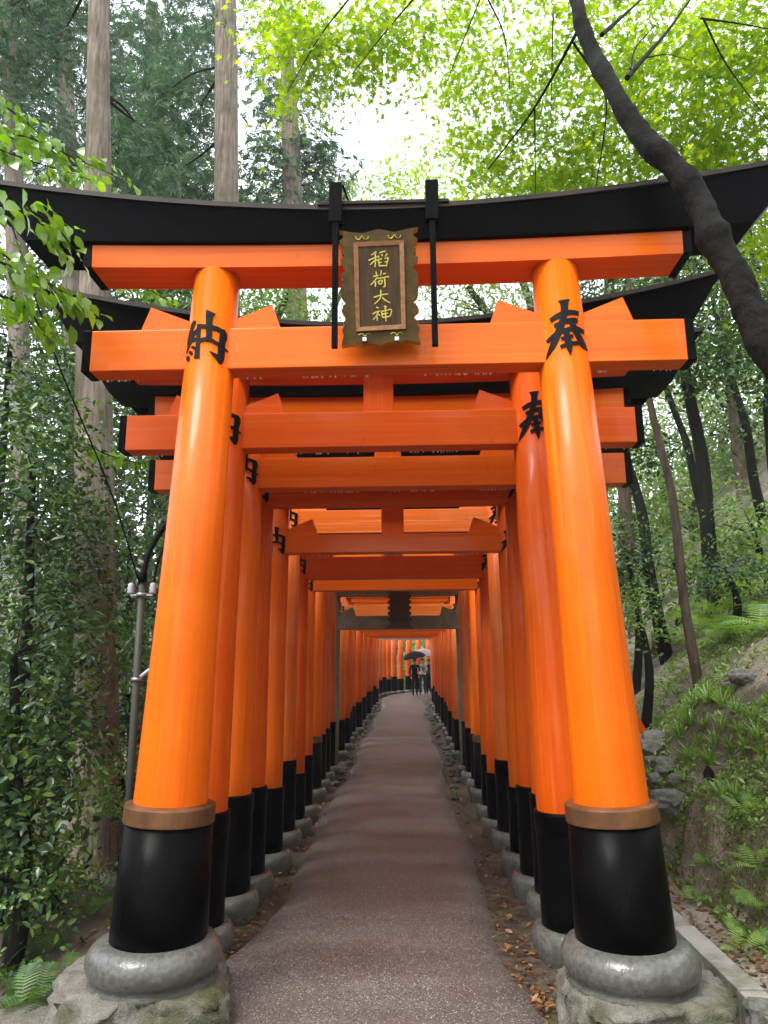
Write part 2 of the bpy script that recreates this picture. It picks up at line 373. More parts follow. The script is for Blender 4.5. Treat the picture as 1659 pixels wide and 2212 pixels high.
# drain channel right of the gates
dr = struct(obj('drain_channel', None, None, (0, 0, 0))); dr.empty_display_size = .1
for x0, x1 in ((1.625, 1.70), (1.88, 2.02)):
    y = 2.4; k = 0
    while y < 20:
        ln = 1.0; zt = float(path_z(y)) + .035
        v, f = box(x0, x1, y + .006, y + ln - .006, zt - .3, zt + random.uniform(-.004, .004), .008)
        obj('drain_edge', mesh('drain_edge', v, f, 'concrete'), dr); y += ln
v, f = box(1.70, 1.88, 2.4, 20, -.26, -.20); obj('drain_floor', mesh('drain_floor', v, f, 'drain_wet'), dr)

# ------------------------------------------------------------------ lettering: brush strokes as raised strips
NOU = [[(490,415,60),(480,470,125),(430,600,115),(350,800,95),(285,950,35)], [(590,670,80),(450,800,125),(360,980,110),(275,1190,30)],
 [(570,915,95),(470,930,90),(400,960,60)], [(630,535,110),(610,800,105),(590,1100,112),(560,1405,150)],
 [(420,1085,35),(465,1110,75),(510,1160,50)], [(358,1188,35),(400,1230,80),(440,1290,55)], [(295,1285,45),(325,1350,95),(345,1430,55)],
 [(940,225,250),(905,320,200),(890,480,165),(885,700,160),(875,960,140)], [(600,590,90),(850,615,105),(1080,640,120),(1230,690,120)],
 [(1200,620,120),(1225,760,175),(1185,950,150),(1160,1150,160),(1140,1350,150),(1120,1490,70)], [(1150,1400,190),(1020,1310,100),(880,1225,15)],
 [(1190,1085,130),(1320,1120,8)], [(890,930,110),(740,935,85),(630,975,85)], [(870,925,90),(1000,975,85),(1130,1030,95)]]
HOU = [[(690,225,310),(700,330,210),(700,480,190),(680,650,180),(640,800,175),(560,1000,190),(430,1280,170),(330,1440,110),(240,1590,15)],
 [(345,690,120),(560,610,140),(850,550,130),(1085,545,120)], [(440,850,100),(650,800,120),(900,745,130),(1055,745,120)],
 [(265,1180,95),(500,1060,130),(750,990,115),(1000,950,130),(1235,985,110)], [(880,760,140),(960,950,160),(1080,1150,170),(1200,1330,165),(1325,1420,25)],
 [(740,950,130),(770,1150,165),(810,1350,170),(840,1500,110),(850,1620,15)], [(615,1200,85),(780,1170,90),(930,1140,85)], [(595,1390,85),(800,1340,95),(1065,1310,95)]]
def glyph(name, strokes, cx, rr, turn, R, taper, zc, mat='ink_black', lift=.004):
    V, F = [], []; NA = 5
    for q, st in enumerate(strokes):
        P = spline(st, 5); lf = lift + .0003 * q
        base = len(V)
        for j in range(len(P)):
            d = P[min(j + 1, len(P) - 1)][:2] - P[max(j - 1, 0)][:2]; d /= max(np.hypot(*d), 1e-6); nrm = np.array((-d[1], d[0])); w = max(P[j][2], 4) / 2
            for a in range(NA + 2):
                u = max(-1, min(1, (a - 1) / (NA - 1) * 2 - 1)); x, y = P[j][:2] + nrm * w * u
                z = -(y - 850) / 16.59 * .0041 * (R / .14)
                th = math.asin(max(-.985, min(.985, (x - (cx[0] + cx[1] * y)) / (rr[0] + rr[1] * y)))) + turn
                r = R - taper * z + (lf if 0 < a < NA + 1 else -.004)
                V.append((r * math.sin(th), -r * math.cos(th), zc + z))
        w_ = NA + 2
        for j in range(len(P) - 1):
            for a in range(w_ - 1): k = base + j * w_ + a; F.append((k, k + 1, k + w_ + 1, k + w_))
        F.append(tuple(base + a for a in range(w_))); e = base + (len(P) - 1) * w_; F.append(tuple(e + a for a in reversed(range(w_))))
    return mesh(name, V, F, mat)

# ------------------------------------------------------------------ torii gates
ORD = ['first', 'second', 'third', 'fourth', 'fifth', 'sixth', 'seventh', 'eighth', 'ninth', 'tenth', 'eleventh', 'twelfth', 'thirteenth', 'fourteenth', 'fifteenth', 'sixteenth', 'seventeenth', 'eighteenth', 'nineteenth', 'twentieth', 'twenty-first', 'twenty-second', 'twenty-third', 'twenty-fourth', 'twenty-fifth', 'twenty-sixth', 'twenty-seventh', 'twenty-eighth', 'twenty-ninth', 'thirtieth', 'thirty-first', 'thirty-second', 'thirty-third', 'thirty-fourth', 'thirty-fifth', 'thirty-sixth']
def sweep_beam(L0, L1, zb, zt, yb, yt, ab, ats, pw=1.8, n=28, half_ref=None):
    "curved lintel: half lengths below/above, heights, half depths, rise at the ends below/above"
    V, F = [], []; ref = half_ref or L1
    for i in range(n + 1):
        t = -1 + 2 * i / n; xb, xt = t * L0, t * L1
        db = ab * (abs(xb) / ref) ** pw; dt = ats * (abs(xt) / ref) ** pw
        V += [(xb, -yb, zb + db), (xb, yb, zb + db), (xt, yt, zt + dt), (xt, -yt, zt + dt)]
    for i in range(n):
        a = i * 4; c = a + 4
        for k in range(4): F.append((a + k, c + k, c + (k + 1) % 4, a + (k + 1) % 4))
    F += [(0, 1, 2, 3), tuple(n * 4 + k for k in (3, 2, 1, 0))]
    return V, F
def wedge(x, d, zt, depth):
    "kusabi: wooden wedge on the tie beam, from x outwards in direction d"
    pr = [(0, 0), (.30, 0), (.245, .155), (0, .055)]
    V = [(x + d * a, s * depth, zt + c) for s in (-1, 1) for a, c in pr]
    F = [(0, 1, 2, 3), (7, 6, 5, 4), (0, 4, 5, 1), (1, 5, 6, 2), (2, 6, 7, 3), (3, 7, 4, 0)]
    return V, F
DROP = None
def torii(label, x0, y, rot=0, half=1.18, nb=3.1, nh=.25, r0=.165, r1=.125, lean=1.0, sl=.82, sr=.19, stone_r=.27, zs=.15, zg=None, mat='vermilion', band=False, nL=1.85, kas=True, chars=True, kk=None, stone=None, detail=True, drops=False, group=None, sbo=.31, shh=.20):
    global DROP
    zg = float(path_z(y)) if zg is None else zg
    g = thing('stone_torii' if stone else 'torii_gate', label, 'torii gate', (x0, y, zg), (0, 0, rot), group or 'torii gates over the path')
    nb -= zg; sl -= 0
    zt = nb + nh; sb = zt + (sbo if not stone else .34); st = sb + shh; kt = st + .17
    if stone: mat = 'torii_stone'
    bmat = mat if stone else mat + '_beam'
    ns = 40 if detail else 20
    for s in (-1, 1):
        tilt = rad(lean) * (-s)
        px = s * half
        H = sb + .02
        prof = [(r0, zs + .02), (r0 * .995, 1.0), ((r0 + r1) / 2, H * .55), (r1, H)]
        v, f = lathe(prof, ns); p = obj('pillar', mesh('pillar', v, f, mat, True), g, (px, 0, 0), (0, tilt, 0))
        for poly in p.data.polygons[-2:]: poly.use_smooth = False
        if not stone:
            lip = .045
            if band: prof = [(sr, zs), (sr * .995, zs + .1), (sr * .93, sl - .088)]
            else: prof = [(sr, zs), (sr * .985, zs + .1), (sr * .95, sl - .13), (sr * .95, sl - .125), (sr * .975, sl - .12), (sr * .97, sl - .01), (sr * .955, sl), (r0 * .98, sl + .003)]
            v, f = lathe(prof, ns); sv = obj('sleeve', mesh('sleeve', v, f, 'black_lacquer', True), p)
            if band:
                v, f = lathe([(sr * .955, sl - .088), (sr * .965, sl - .083), (sr * .965, sl - .008), (sr * .955, sl), (r0 * .99, sl + .008)], ns)
                obj('copper_band', mesh('copper_band', v, f, 'copper_band', False), sv)
            q = stone_r; prof = []
            hh = zs + .02
            for k in range(9):
                a = -math.pi / 2 + math.pi * k / 8; prof.append((q - hh * .5 * .55 * (1 - math.cos(a)), hh / 2 + hh * .5 * math.sin(a)))
            prof = [(q * .8, -.06), (q * .93, -.02)] + prof[2:] + [(sr * .9, zs + .012)]
            v, f = lathe(prof, ns); o = obj('base_stone', mesh('base_stone', v, f, 'base_stone', True), p); o.rotation_euler = (0, -tilt, 0)
        if chars and not stone:
            Rz = r0 + (r1 - r0) * ((nb + nh * .8) / H) ** 1.0
            if s < 0: me = glyph('lettering', NOU, (960, -.11), (625, 0), rad(8), Rz, (r0 - r1) / H, nb + nh * .70)
            else: me = glyph('lettering', HOU, (583, .105), (631, .025), rad(-6), Rz, (r0 - r1) / H, nb + nh * .80)
            o = obj('lettering', me, p); o['label'] = 'black raised character ' + ('納' if s < 0 else '奉')
    # tie beam, its painted ends and wedges
    bd = .075 if not stone else .08
    v, f = box(-nL + .05, nL - .05, -bd, bd, nb, zt, .006); nk = obj('tie_beam', mesh('tie_beam', v, f, bmat), g)
    for s in (-1, 1):
        if not stone:
            a, c = sorted((s * (nL - .05), s * nL)); v, f = box(a, c, -bd - .003, bd + .003, nb - .003, zt + .003, .006); obj('end_cap', mesh('end_cap', v, f, 'black_lacquer'), nk)
        pr = s * (half - math.tan(rad(lean)) * zt); rr = r0 + (r1 - r0) * zt / (sb + .02)
        for d in (-1, 1):
            if detail or stone:
                v, f = wedge(pr + d * (rr - .02), d, zt + .002, .05); obj('wedge', mesh('wedge', v, f, bmat), g)
    v, f = box(-.105, .105, -.05, .05, zt + .002, sb, .004); obj('centre_strut', mesh('centre_strut', v, f, mat), g)
    if kas:
        kw = kk or {}
        Ls = nL + .01 if not stone else 1.75
        v, f = sweep_beam(Ls - .05, Ls - .05, sb, st, .13, .14, .03, .035); sh = obj('under_lintel', mesh('under_lintel', v, f, bmat), g)
        if not stone:
            for s in (-1, 1):
                a, c = sorted((s * (Ls - .05), s * Ls)); dz = .032
                v, f = box(a, c, -.14, .14, sb + dz - .008, st + dz + .002, .005); obj('end_cap', mesh('end_cap', v, f, 'black_lacquer'), sh)
        L0, L1 = kw.get('L0', Ls + .32), kw.get('L1', Ls + .58)
        amp = kw.get('amp', .26); th = kw.get('th', .125)
        v, f = sweep_beam(L0, L1 - .02, st + .004, st + th, .17, .225, .075, amp); ks = obj('top_lintel', mesh('top_lintel', v, f, 'eave_black' if not stone else mat, False), g)
        v, f = sweep_beam(L1, L1 + .02, st + th + .002, st + th + .035, .245, .24, amp, amp); obj('roof_cap', mesh('roof_cap', v, f, 'roof_copper' if not stone else mat, False), ks)
    if drops:
        if DROP is None:
            import bmesh
            bm = bmesh.new(); bmesh.ops.create_icosphere(bm, subdivisions=1, radius=.0062); DROP = [tuple(v_.co) for v_ in bm.verts], [tuple(v_.index for v_ in f_.verts) for f_ in bm.faces]; bm.free()
        pv, pf = np.array(DROP[0]), np.array(DROP[1]); xs_ = np.sort(RNG.uniform(-nL * .95, nL * .95, 110)); xs_ = xs_[np.sin(xs_ * 9 + y) > -.5]
        P = np.stack([xs_, np.full(len(xs_), bd - .008), np.full(len(xs_), nb - .004)], 1)
        V = (pv[None] * np.array((1, 1, 1.4)) * RNG.uniform(.6, 1.2, (len(P), 1, 1)) + P[:, None]).reshape(-1, 3); F = (pf[None] + (np.arange(len(P)) * len(pv))[:, None, None]).reshape(-1, 3)
        o = stuff(obj('water_drops', mesh('water_drops', V, F, 'water', True), nk)); o['label'] = 'row of raindrops hanging under the beam'
    return g, dict(nb=nb, zt=zt, sb=sb, st=st)

GATES = [
 # x0, y, half, nuki bottom, nuki h, r0, r1, lean, sleeve top, sleeve r, stone r, material, band
 dict(x0=-.02, y=5.0, half=1.205, nb=3.215, nh=.255, r0=.188, r1=.135, lean=2.1, sbo=.28, shh=.175, kk=dict(th=.105, amp=.36), sl=.83, sr=.215, stone_r=.285, mat='vermilion_deep', drops=True, nL=1.83),
 dict(x0=.025, y=5.7, half=1.205, nb=3.10, nh=.245, r0=.165, r1=.125, lean=1.25, sbo=.30, shh=.175, kk=dict(th=.20), sl=.82, sr=.19, stone_r=.26, mat='vermilion', drops=True, nL=1.90),
 dict(x0=.015, y=6.2, half=1.17, nb=3.07, nh=.24, r0=.15, r1=.118, sl=.80, sr=.175, stone_r=.25, mat='vermilion_deep', nL=1.85),
 dict(x0=.035, y=6.9, half=1.15, nb=2.77, nh=.17, r0=.135, r1=.11, sl=.69, sr=.16, stone_r=.25, mat='vermilion', nL=1.75, drops=True),
 dict(x0=.02, y=7.75, half=1.16, nb=3.11, nh=.25, r0=.14, r1=.115, sl=.82, sr=.165, stone_r=.24, mat='vermilion_pale', nL=1.8, drops=True),
 dict(x0=.01, y=8.35, half=1.12, nb=2.70, nh=.25, r0=.13, r1=.105, sl=.62, sr=.15, stone_r=.23, mat='vermilion_deep', nL=1.7),
 dict(x0=.01, y=9.15, half=1.14, nb=2.65, nh=.17, r0=.13, r1=.105, sl=.72, sr=.15, stone_r=.23, mat='vermilion', nL=1.7),
 dict(x0=.0, y=10.35, half=1.20, nb=3.0, nh=.34, r0=.15, r1=.12, sl=.83, sr=.185, stone_r=.26, mat='vermilion', band=True, nL=1.8),
 dict(x0=.0, y=11.1, half=1.20, nb=2.95, nh=.23, r0=.14, r1=.11, sl=.78, sr=.165, stone_r=.24, mat='vermilion', nL=1.75),
 dict(x0=-.02, y=11.8, half=1.19, nb=2.98, nh=.23, r0=.14, r1=.11, sl=.80, sr=.165, stone_r=.24, mat='vermilion_pale', nL=1.75),
 dict(x0=-.01, y=12.45, half=1.18, nb=3.02, nh=.23, r0=.13, r1=.11, sl=.84, sr=.155, stone_r=.24, mat='vermilion_pale', nL=1.75),
]
# the large front gate stands on rock slabs
g1, d1 = torii('large bright vermilion torii at the front, gold plaque, copper bands, thick black lintel', .055, 4.1, 0, half=1.192, nb=3.425, nh=.255, r0=.192, r1=.135, lean=2.4, sbo=.355, shh=.135, sl=1.02, sr=.243, stone_r=.335, zs=.37, zg=0.0, band=True, nL=1.79, drops=True, kk=dict(L0=2.16, L1=2.50, amp=.275, th=.155))
g1.data  # empty
for c in g1.children:
    for k in c.children:
        if k.name.startswith('base_stone'):
            prof = [(.27, .15), (.30, .17), (.318, .20)] + [(.335 - .085 * (1 - math.cos(a)), .292 + .088 * math.sin(a)) for a in np.linspace(-math.pi / 3, math.pi / 2, 9)] + [(.225, .385)]
            v, f = lathe(prof, 48); me = mesh('base_stone', v, f, 'base_stone', True); k.data = me
# hangers of the plaque
for px in (-.275, .285):
    v1 = box(px - .038, px + .038, -.285, -.235, d1['st'] + .06, d1['st'] + .315, .004); v2 = box(px - .017, px + .017, -.275, -.245, d1['nb'] + .03, d1['st'] + .06, .004)
    h = obj('hanger', mesh('hanger', *merge(v1, v2), 'black_lacquer'), g1); h['label'] = 'black iron hanger strap beside the plaque'
v, f = tube([(-.235, -.26, d1['st'] + .31), (-.20, -.22, d1['st'] + .22), (-.185, -.20, d1['st'] + .14)], .007, 6); obj('hanger_hook', mesh('hanger_hook', v, f, 'black_lacquer'), g1)
v, f = box(-.385, .385, -.255, .2, d1['st'] + .188, d1['st'] + .21, .004); obj('ridge_board', mesh('ridge_board', v, f, 'roof_copper'), g1)
v, f = box(-.30, .30, -.16, -.145, d1['sb'] + .01, d1['st'] - .01, 0); 

mat_words = {'vermilion': 'bright orange', 'vermilion_deep': 'deep red-orange', 'vermilion_pale': 'pale pinkish-orange'}
for k, gp in enumerate(GATES):
    gp = dict(gp); extra = ', with copper bands on its black sleeves' if gp.get('band') else ''
    lab = '%s torii gate, %s from the front%s' % (mat_words[gp['mat']], ORD[k + 1], extra)
    torii(lab, gp.pop('x0'), gp.pop('y'), 0, **gp)
s1, sd = torii('weathered grey stone torii with a dark stone tablet, nearer of the two', -.015, 13.2, half=1.165, nb=2.39, nh=.235, r0=.125, r1=.11, lean=.8, stone=True, nL=1.5, zs=.0)
# far straight run, then the bend
yy_ = [14.35, 15.5, 16.7, 17.8, 18.9, 20.1, 21.2, 22.3, 23.4, 24.5, 25.7, 26.9, 28.2]
rr_ = random.Random(3)
for k, y in enumerate(yy_):
    m_ = ['vermilion_pale', 'vermilion_deep', 'vermilion_deep', 'vermilion', 'vermilion_deep', 'vermilion_deep', 'vermilion', 'vermilion_deep', 'vermilion_deep', 'vermilion_deep', 'vermilion_deep', 'vermilion_deep', 'vermilion'][k]
    nb = [2.70, 2.62, 2.64, 2.60, 2.64, 2.66, 2.68, 2.66, 2.72, 2.74, 2.76, 2.78, 2.84][k]
    torii('%s torii gate, %s in the row, beyond the nearer stone torii' % (mat_words[m_], ORD[k + 12]), rr_.uniform(-.03, .03) - .01, y, 0, half=1.15 + rr_.uniform(-.03, .05), nb=nb, nh=.21, r0=.13, r1=.105, sl=.72 + rr_.uniform(-.08, .12), sr=.15, stone_r=.21, mat=m_, nL=1.65, detail=False, chars=True)
torii('small grey stone torii far down the path before the bend', -.0, 30.4, half=1.17, nb=2.86, nh=.16, r0=.12, r1=.10, lean=.8, stone=True, nL=1.55, zs=0, detail=False)
bx, by, bh = -.02, 31.2, 0.0
for k in range(14):
    bh += rad(1.2 + 4.2 * k / 13 * 1.3); step = 1.05
    bx += math.sin(bh) * step; by += math.cos(bh) * step
    m_ = ['vermilion_pale', 'vermilion', 'vermilion_pale'][k % 3]
    torii('%s torii gate on the far bend, %s past the small stone torii' % (mat_words[m_], ORD[k]), bx, by, -bh, half=1.36, nb=path_z(by) + 2.75, nh=.22, r0=.16, r1=.13, sl=.75 + .12 * (k % 2), sr=.185, stone_r=.25, mat=m_, nL=1.9, detail=False, chars=False, group='torii gates on the far bend')

# diagonal prop of an inner gate, standing on the hillside
pa, pb = np.array((1.35, 8.6, 3.6)), np.array((2.95, 8.9, gz(2.95, 8.9) - .05))
v, f = tube([pa, pb], .06, 4); o = obj('timber_prop', mesh('timber_prop', v, f, 'vermilion_deep')); tag(o, 'slanting orange timber prop between the right pillars and the hillside', 'timber prop')

# tablet on the stone torii
t = thing('stone_tablet', 'dark stone tablet hanging on the nearer stone torii', 'tablet', (.02, 13.02, 2.49), (rad(8), 0, 0))
v, f = merge(box(-.17, .17, -.05, .03, -.05, .62, .01)); obj('tablet_panel', mesh('tablet_panel', v, f, 'plaque_stone'), t)
V = [(-.22, -.09, -.09), (.22, -.09, -.09), (.22, .03, -.09), (-.22, .03, -.09), (-.16, -.06, .01), (.16, -.06, .01), (.16, .03, .01), (-.16, .03, .01)]
obj('tablet_lip', mesh('tablet_lip', V, [(0, 1, 5, 4), (1, 2, 6, 5), (2, 3, 7, 6), (3, 0, 4, 7), (3, 2, 1, 0), (4, 5, 6, 7)], 'plaque_stone'), t)
for s in (-1, 1):
    for k in range(6): 
        v, f = box(s * .185 - .02, s * .185 + .02, -.06, .02, .04 + k * .098, .10 + k * .098, .012); obj('tablet_scallop', mesh('tablet_scallop', v, f, 'plaque_stone'), t)

# ------------------------------------------------------------------ name plaque of the front gate
pq = thing('name_plaque', 'wavy-edged gold and brown name plaque hanging on the front torii', 'plaque', (.038, 3.93, 3.500), (rad(9), 0, 0))
PS = .449 / 875.0                                   # metres per drawing unit (drawing: 1475 x 2212)
def pqx(x, y): return (x - 722 - .014 * (y - 1400)) * PS
def pqz(y): return (2050 - y) * PS * .985
left = [(255,725),(300,745),(303,820),(262,850),(270,890),(322,915),(318,945),(282,960),(290,1010),(325,1015),(305,1045),(270,1060),(285,1110),(330,1170),(345,1200),(300,1215),(280,1260),(320,1300),(278,1330),(282,1420),(290,1490),(330,1540),(345,1570),(310,1590),(292,1660),(325,1700),(335,1760),(308,1790),(325,1815),(312,1850),(298,1880),(320,1930),(292,2050)]
right = [(1135,715),(1085,740),(1080,810),(1130,840),(1125,880),(1075,905),(1080,940),(1115,955),(1110,1005),(1075,1015),(1100,1040),(1138,1055),(1110,1115),(1080,1165),(1072,1195),(1115,1210),(1138,1260),(1100,1300),(1142,1330),(1142,1420),(1135,1490),(1090,1540),(1078,1570),(1115,1590),(1150,1660),(1105,1700),(1098,1760),(1140,1790),(1120,1815),(1150,1850),(1155,1880),(1135,1930),(1162,2030)]
top = [(480,745),(520,790),(700,735),(870,785),(930,740),(1040,730)]; top = [(400,755),(520,770),(700,725),(870,765),(1000,735)]
bot = [(1000,1995),(930,2035),(860,2010),(720,2050),(590,2015),(520,2045),(430,2030)]
outl = left[::-1] + top + right + bot
V = [(pqx(x, y), d, pqz(y)) for d in (-.035, .03) for x, y in outl]; n = len(outl)
F = [tuple(range(n)), tuple(reversed(range(n, 2 * n)))] + [(i, i + n, (i + 1) % n + n, (i + 1) % n) for i in range(n)]
me = mesh('plaque_frame', V, F, mats=['plaque_frame', 'old_gold'], midx=[0, 0] + [1] * n); fr = obj('carved_frame', me, pq)
def quad_frame(o_, i_, y0, y1):
    V = [(pqx(*p), y0, pqz(p[1])) for p in o_] + [(pqx(*p), y1, pqz(p[1])) for p in i_] + [(pqx(*p), -.03, pqz(p[1])) for p in o_] + [(pqx(*p), -.03, pqz(p[1])) for p in i_]
    F = [(i, (i + 1) % 4, (i + 1) % 4 + 4, i + 4) for i in range(4)] + [(i + 8, (i + 1) % 4 + 8, (i + 1) % 4, i) for i in range(4)] + [(i + 4, (i + 1) % 4 + 4, (i + 1) % 4 + 12, i + 12) for i in range(4)]
    return V, F
OB = [(420,882),(980,868),(1002,1880),(455,1898)]; IB = [(475,932),(932,920),(952,1828),(497,1848)]
obj('inner_border', mesh('inner_border', *quad_frame(OB, IB, -.048, -.044), 'plaque_border'), pq)
V = [(pqx(*p), -.0385, pqz(p[1])) for p in IB]; pn = obj('panel', mesh('panel', V, [(0, 1, 2, 3)], 'plaque_wood'), pq)
PT = {'稲': [[(460,205),(320,300)],[(255,440),(370,385),(490,340)],[(430,260),(432,480),(412,625)],[(420,440),(290,560)],[(450,420),(492,455)],[(690,195),(540,240)],[(505,320),(525,370)],[(598,280),(606,335)],[(740,270),(680,350)],[(505,400),(530,605)],[(595,405),(530,425)],[(765,380),(660,402)],[(758,385),(735,500),(703,625)],[(590,500),(535,512)],[(670,502),(735,492)],[(525,600),(705,595)]],
 '荷': [[(440,740),(458,865)],[(578,710),(550,855)],[(365,872),(505,848)],[(615,808),(692,795)],[(465,905),(390,1000),(295,1100)],[(420,1010),(415,1150)],[(470,930),(600,915),(735,885),(762,912)],[(485,1010),(520,1092)],[(488,1012),(592,985),(572,1080)],[(518,1086),(578,1076)],[(655,935),(662,1140),(608,1166)]],
 '大': [[(370,1432),(560,1370),(732,1345)],[(548,1235),(546,1400),(490,1510),(378,1612)],[(580,1440),(680,1530),(792,1592)]],
 '神': [[(422,1698),(495,1722)],[(330,1880),(430,1822),(532,1798)],[(475,1825),(420,1940),(340,2030)],[(445,1945),(445,2065)],[(470,1888),(522,1922)],[(622,1672),(694,1692)],[(658,1695),(660,1900),(665,2085)],[(558,1820),(582,1985)],[(556,1818),(680,1790),(812,1778),(770,1965)],[(578,1892),(722,1866)],[(590,1982),(772,1952)]]}
for ch, sts in PT.items():
    V, F = [], []
    for q, stq in enumerate(sts):
        P = spline([(x, y) for x, y in stq], 4); base = len(V)
        for j, (x, y) in enumerate(P):
            d = P[min(j + 1, len(P) - 1)] - P[max(j - 1, 0)]; d /= max(np.hypot(*d), 1e-6); w = 19 * (1.0 - .35 * j / len(P))
            for u in (-1, 1):
                X_, Y_ = x - d[1] * w * u, y + d[0] * w * u
                # drawing of the lettering (1106 x 2212) sits in the panel
                gx, gy = 475 + X_ / 1050 * 455 + (Y_ / 2200) * 22, 905 + Y_ / 2200 * 935
                V.append((pqx(gx, gy), -.042 - .0004 * q, pqz(gy)))
        for j in range(len(P) - 1): F.append((base + 2 * j, base + 2 * j + 1, base + 2 * j + 3, base + 2 * j + 2))
    o = obj('lettering', mesh('lettering', V, F, 'old_gold'), pn); o['label'] = 'gold carved character ' + ch
for cx_, cy_, s_ in ((515, 800, 1), (875, 795, 1), (550, 1935, -1), (905, 1930, -1)):
    for sd_ in (-1, 1):
        pts = [(cx_, cy_), (cx_ + sd_ * 30, cy_ + s_ * 45), (cx_ + sd_ * 65, cy_ + s_ * 35), (cx_ + sd_ * 68, cy_ + s_ * 10)] if s_ > 0 else [(cx_, cy_ + 20), (cx_ + sd_ * 30, cy_ - 15), (cx_ + sd_ * 68, cy_ + 2)]
        P = spline(pts, 4); v, f = tube([(pqx(x, y), -.038, pqz(y)) for x, y in P], .0032, 5); obj('scroll', mesh('scroll', v, f, 'old_gold'), fr)
for cx_ in (550, 905):
    a = pqx(cx_, 2000); v, f = box(a - .012, a + .012, -.055, -.035, pqz(2015), pqz(1970), .003); obj('bracket', mesh('bracket', v, f, 'white_bracket'), pq)
# a thin wire stay holds it to the gate
#--PART2--

# ------------------------------------------------------------------ scatter of leaves
def rot_batch(n, normal=None, spread=.5, yaw=None):
    "n rotation matrices: leaf x axis = length, z axis = face normal near `normal`"
    N = np.tile(np.array(normal if normal is not None else (0, 0, 1.0)), (n, 1)) if normal is None or np.ndim(normal) == 1 else np.array(normal)
    N = N + RNG.normal(0, spread, (n, 3)); N /= np.linalg.norm(N, axis=1)[:, None]
    D = RNG.normal(0, 1, (n, 3)) if yaw is None else np.array(yaw) + RNG.normal(0, .35, (n, 3))
    D -= (D * N).sum(1)[:, None] * N; D /= np.linalg.norm(D, axis=1)[:, None] + 1e-9
    return np.stack([D, np.cross(N, D), N], 2)
def batch(T, P, R, s):
    tv, tf = np.array(T[0], float), np.array(T[1]); s = np.asarray(s, float)
    V = np.einsum('nij,kj->nki', R, tv) * s[:, None, None] + P[:, None, :]
    F = tf[None] + (np.arange(len(P)) * len(tv))[:, None, None]
    return V.reshape(-1, 3), F.reshape(-1, tf.shape[1])
def T_leaf():      # pointed oval, folded on the midrib
    V = [(0, 0, 0), (.3, .2, .05), (.66, .2, .04), (1, 0, -.10), (.66, -.2, .04), (.3, -.2, .05), (.3, 0, 0), (.66, 0, -.03)]
    return V, [(0, 6, 1), (6, 7, 1), (1, 7, 2), (7, 3, 2), (0, 5, 6), (6, 5, 4), (6, 4, 7), (7, 4, 3)]
def T_small():     # four-point leaf, folded
    return [(0, 0, 0), (.45, .2, .06), (1, 0, -.06), (.45, -.2, .06), (.5, 0, -.01)], [(0, 4, 1), (1, 4, 2), (0, 3, 4), (4, 3, 2)]
def T_maple():
    V = [(0, 0, 0)]; F = []
    for k, (a, l) in enumerate(zip((-125, -75, -33, 0, 33, 75, 125), (.36, .72, .92, 1.0, .92, .72, .36))):
        a = rad(a); V.append((l * math.cos(a) * .5, l * math.sin(a) * .5, -.05 * l))
        if k < 6: b_ = rad((-100, -54, -17, 17, 54, 100)[k]); V.append((.17 * math.cos(b_), .17 * math.sin(b_), .012))
    for k in range(1, len(V) - 1): F.append((0, k, k + 1))
    return V, F
def T_spray():     # flat fan of narrow scaly blades
    V, F = [], []
    for a, l in ((-50, .62), (-24, .85), (0, 1.0), (24, .85), (50, .62), (78, .4), (-78, .4)):
        a = rad(a); c, s_ = math.cos(a), math.sin(a); w = .055; o = len(V)
        V += [(0, 0, 0), (l * .55 * c - w * s_, l * .55 * s_ + w * c, .03), (l * c, l * s_, -.16 * l), (l * .55 * c + w * s_, l * .55 * s_ - w * c, .03)]
        F += [(o, o + 3, o + 2), (o, o + 2, o + 1)]
    return V, F
TL, TS, TM, TC = T_leaf(), T_small(), T_maple(), T_spray()
def crown_points(blobs, per, sig, flat_=.55):
    "leaf positions in clumps spread through ellipsoids; blobs = (centre, radii, n clumps)"
    P, N = [], []
    for c, r, n in blobs:
        c, r = np.array(c, float), np.array(r, float)
        d = RNG.normal(0, 1, (n, 3)); d /= np.linalg.norm(d, axis=1)[:, None]
        q = c + d * r * (RNG.uniform(.25, 1.0, (n, 1)) ** .5)
        k = RNG.integers(max(2, per // 2), per * 2, n)
        idx = np.repeat(np.arange(n), k); off = RNG.normal(0, 1, (len(idx), 3)) * np.array((sig, sig, sig * flat_))
        off[:, 2] -= .35 * (off[:, 0] ** 2 + off[:, 1] ** 2) / max(sig, .01)
        P.append(q[idx] + off); N.append(d[idx] * .5 + np.array((0, 0, .8)) + off / sig * .15)
    return np.vstack(P), np.vstack(N), None
def foliage(name, blobs, T, per, sig, size, mat, parent, spread=.45, flat_=.55, label=None, clear=None):
    P, N, _ = crown_points(blobs, per, sig, flat_)
    if clear is not None:
        keep = clear(P); P, N = P[keep], N[keep]
    s = RNG.uniform(size * .6, size * 1.25, len(P)); V, F = batch(T, P, rot_batch(len(P), N, spread), s)
    o = stuff(obj(name, mesh(name, V, F, mat, False), parent))
    if label: o['label'] = label
    return o
def in_view_gate(P):      # no leaves inside the gates' passage or in front of it
    return ~((np.abs(P[:, 0]) < 1.55) & (P[:, 1] > -1) & (P[:, 1] < 32) & (P[:, 2] < 4.3)) & ~((P[:, 1] < 2.2)) & ~((np.abs(P[:, 0] - .05) < 2.0) & (P[:, 1] > 3.2) & (P[:, 1] < 7) & (P[:, 2] < 4.75))
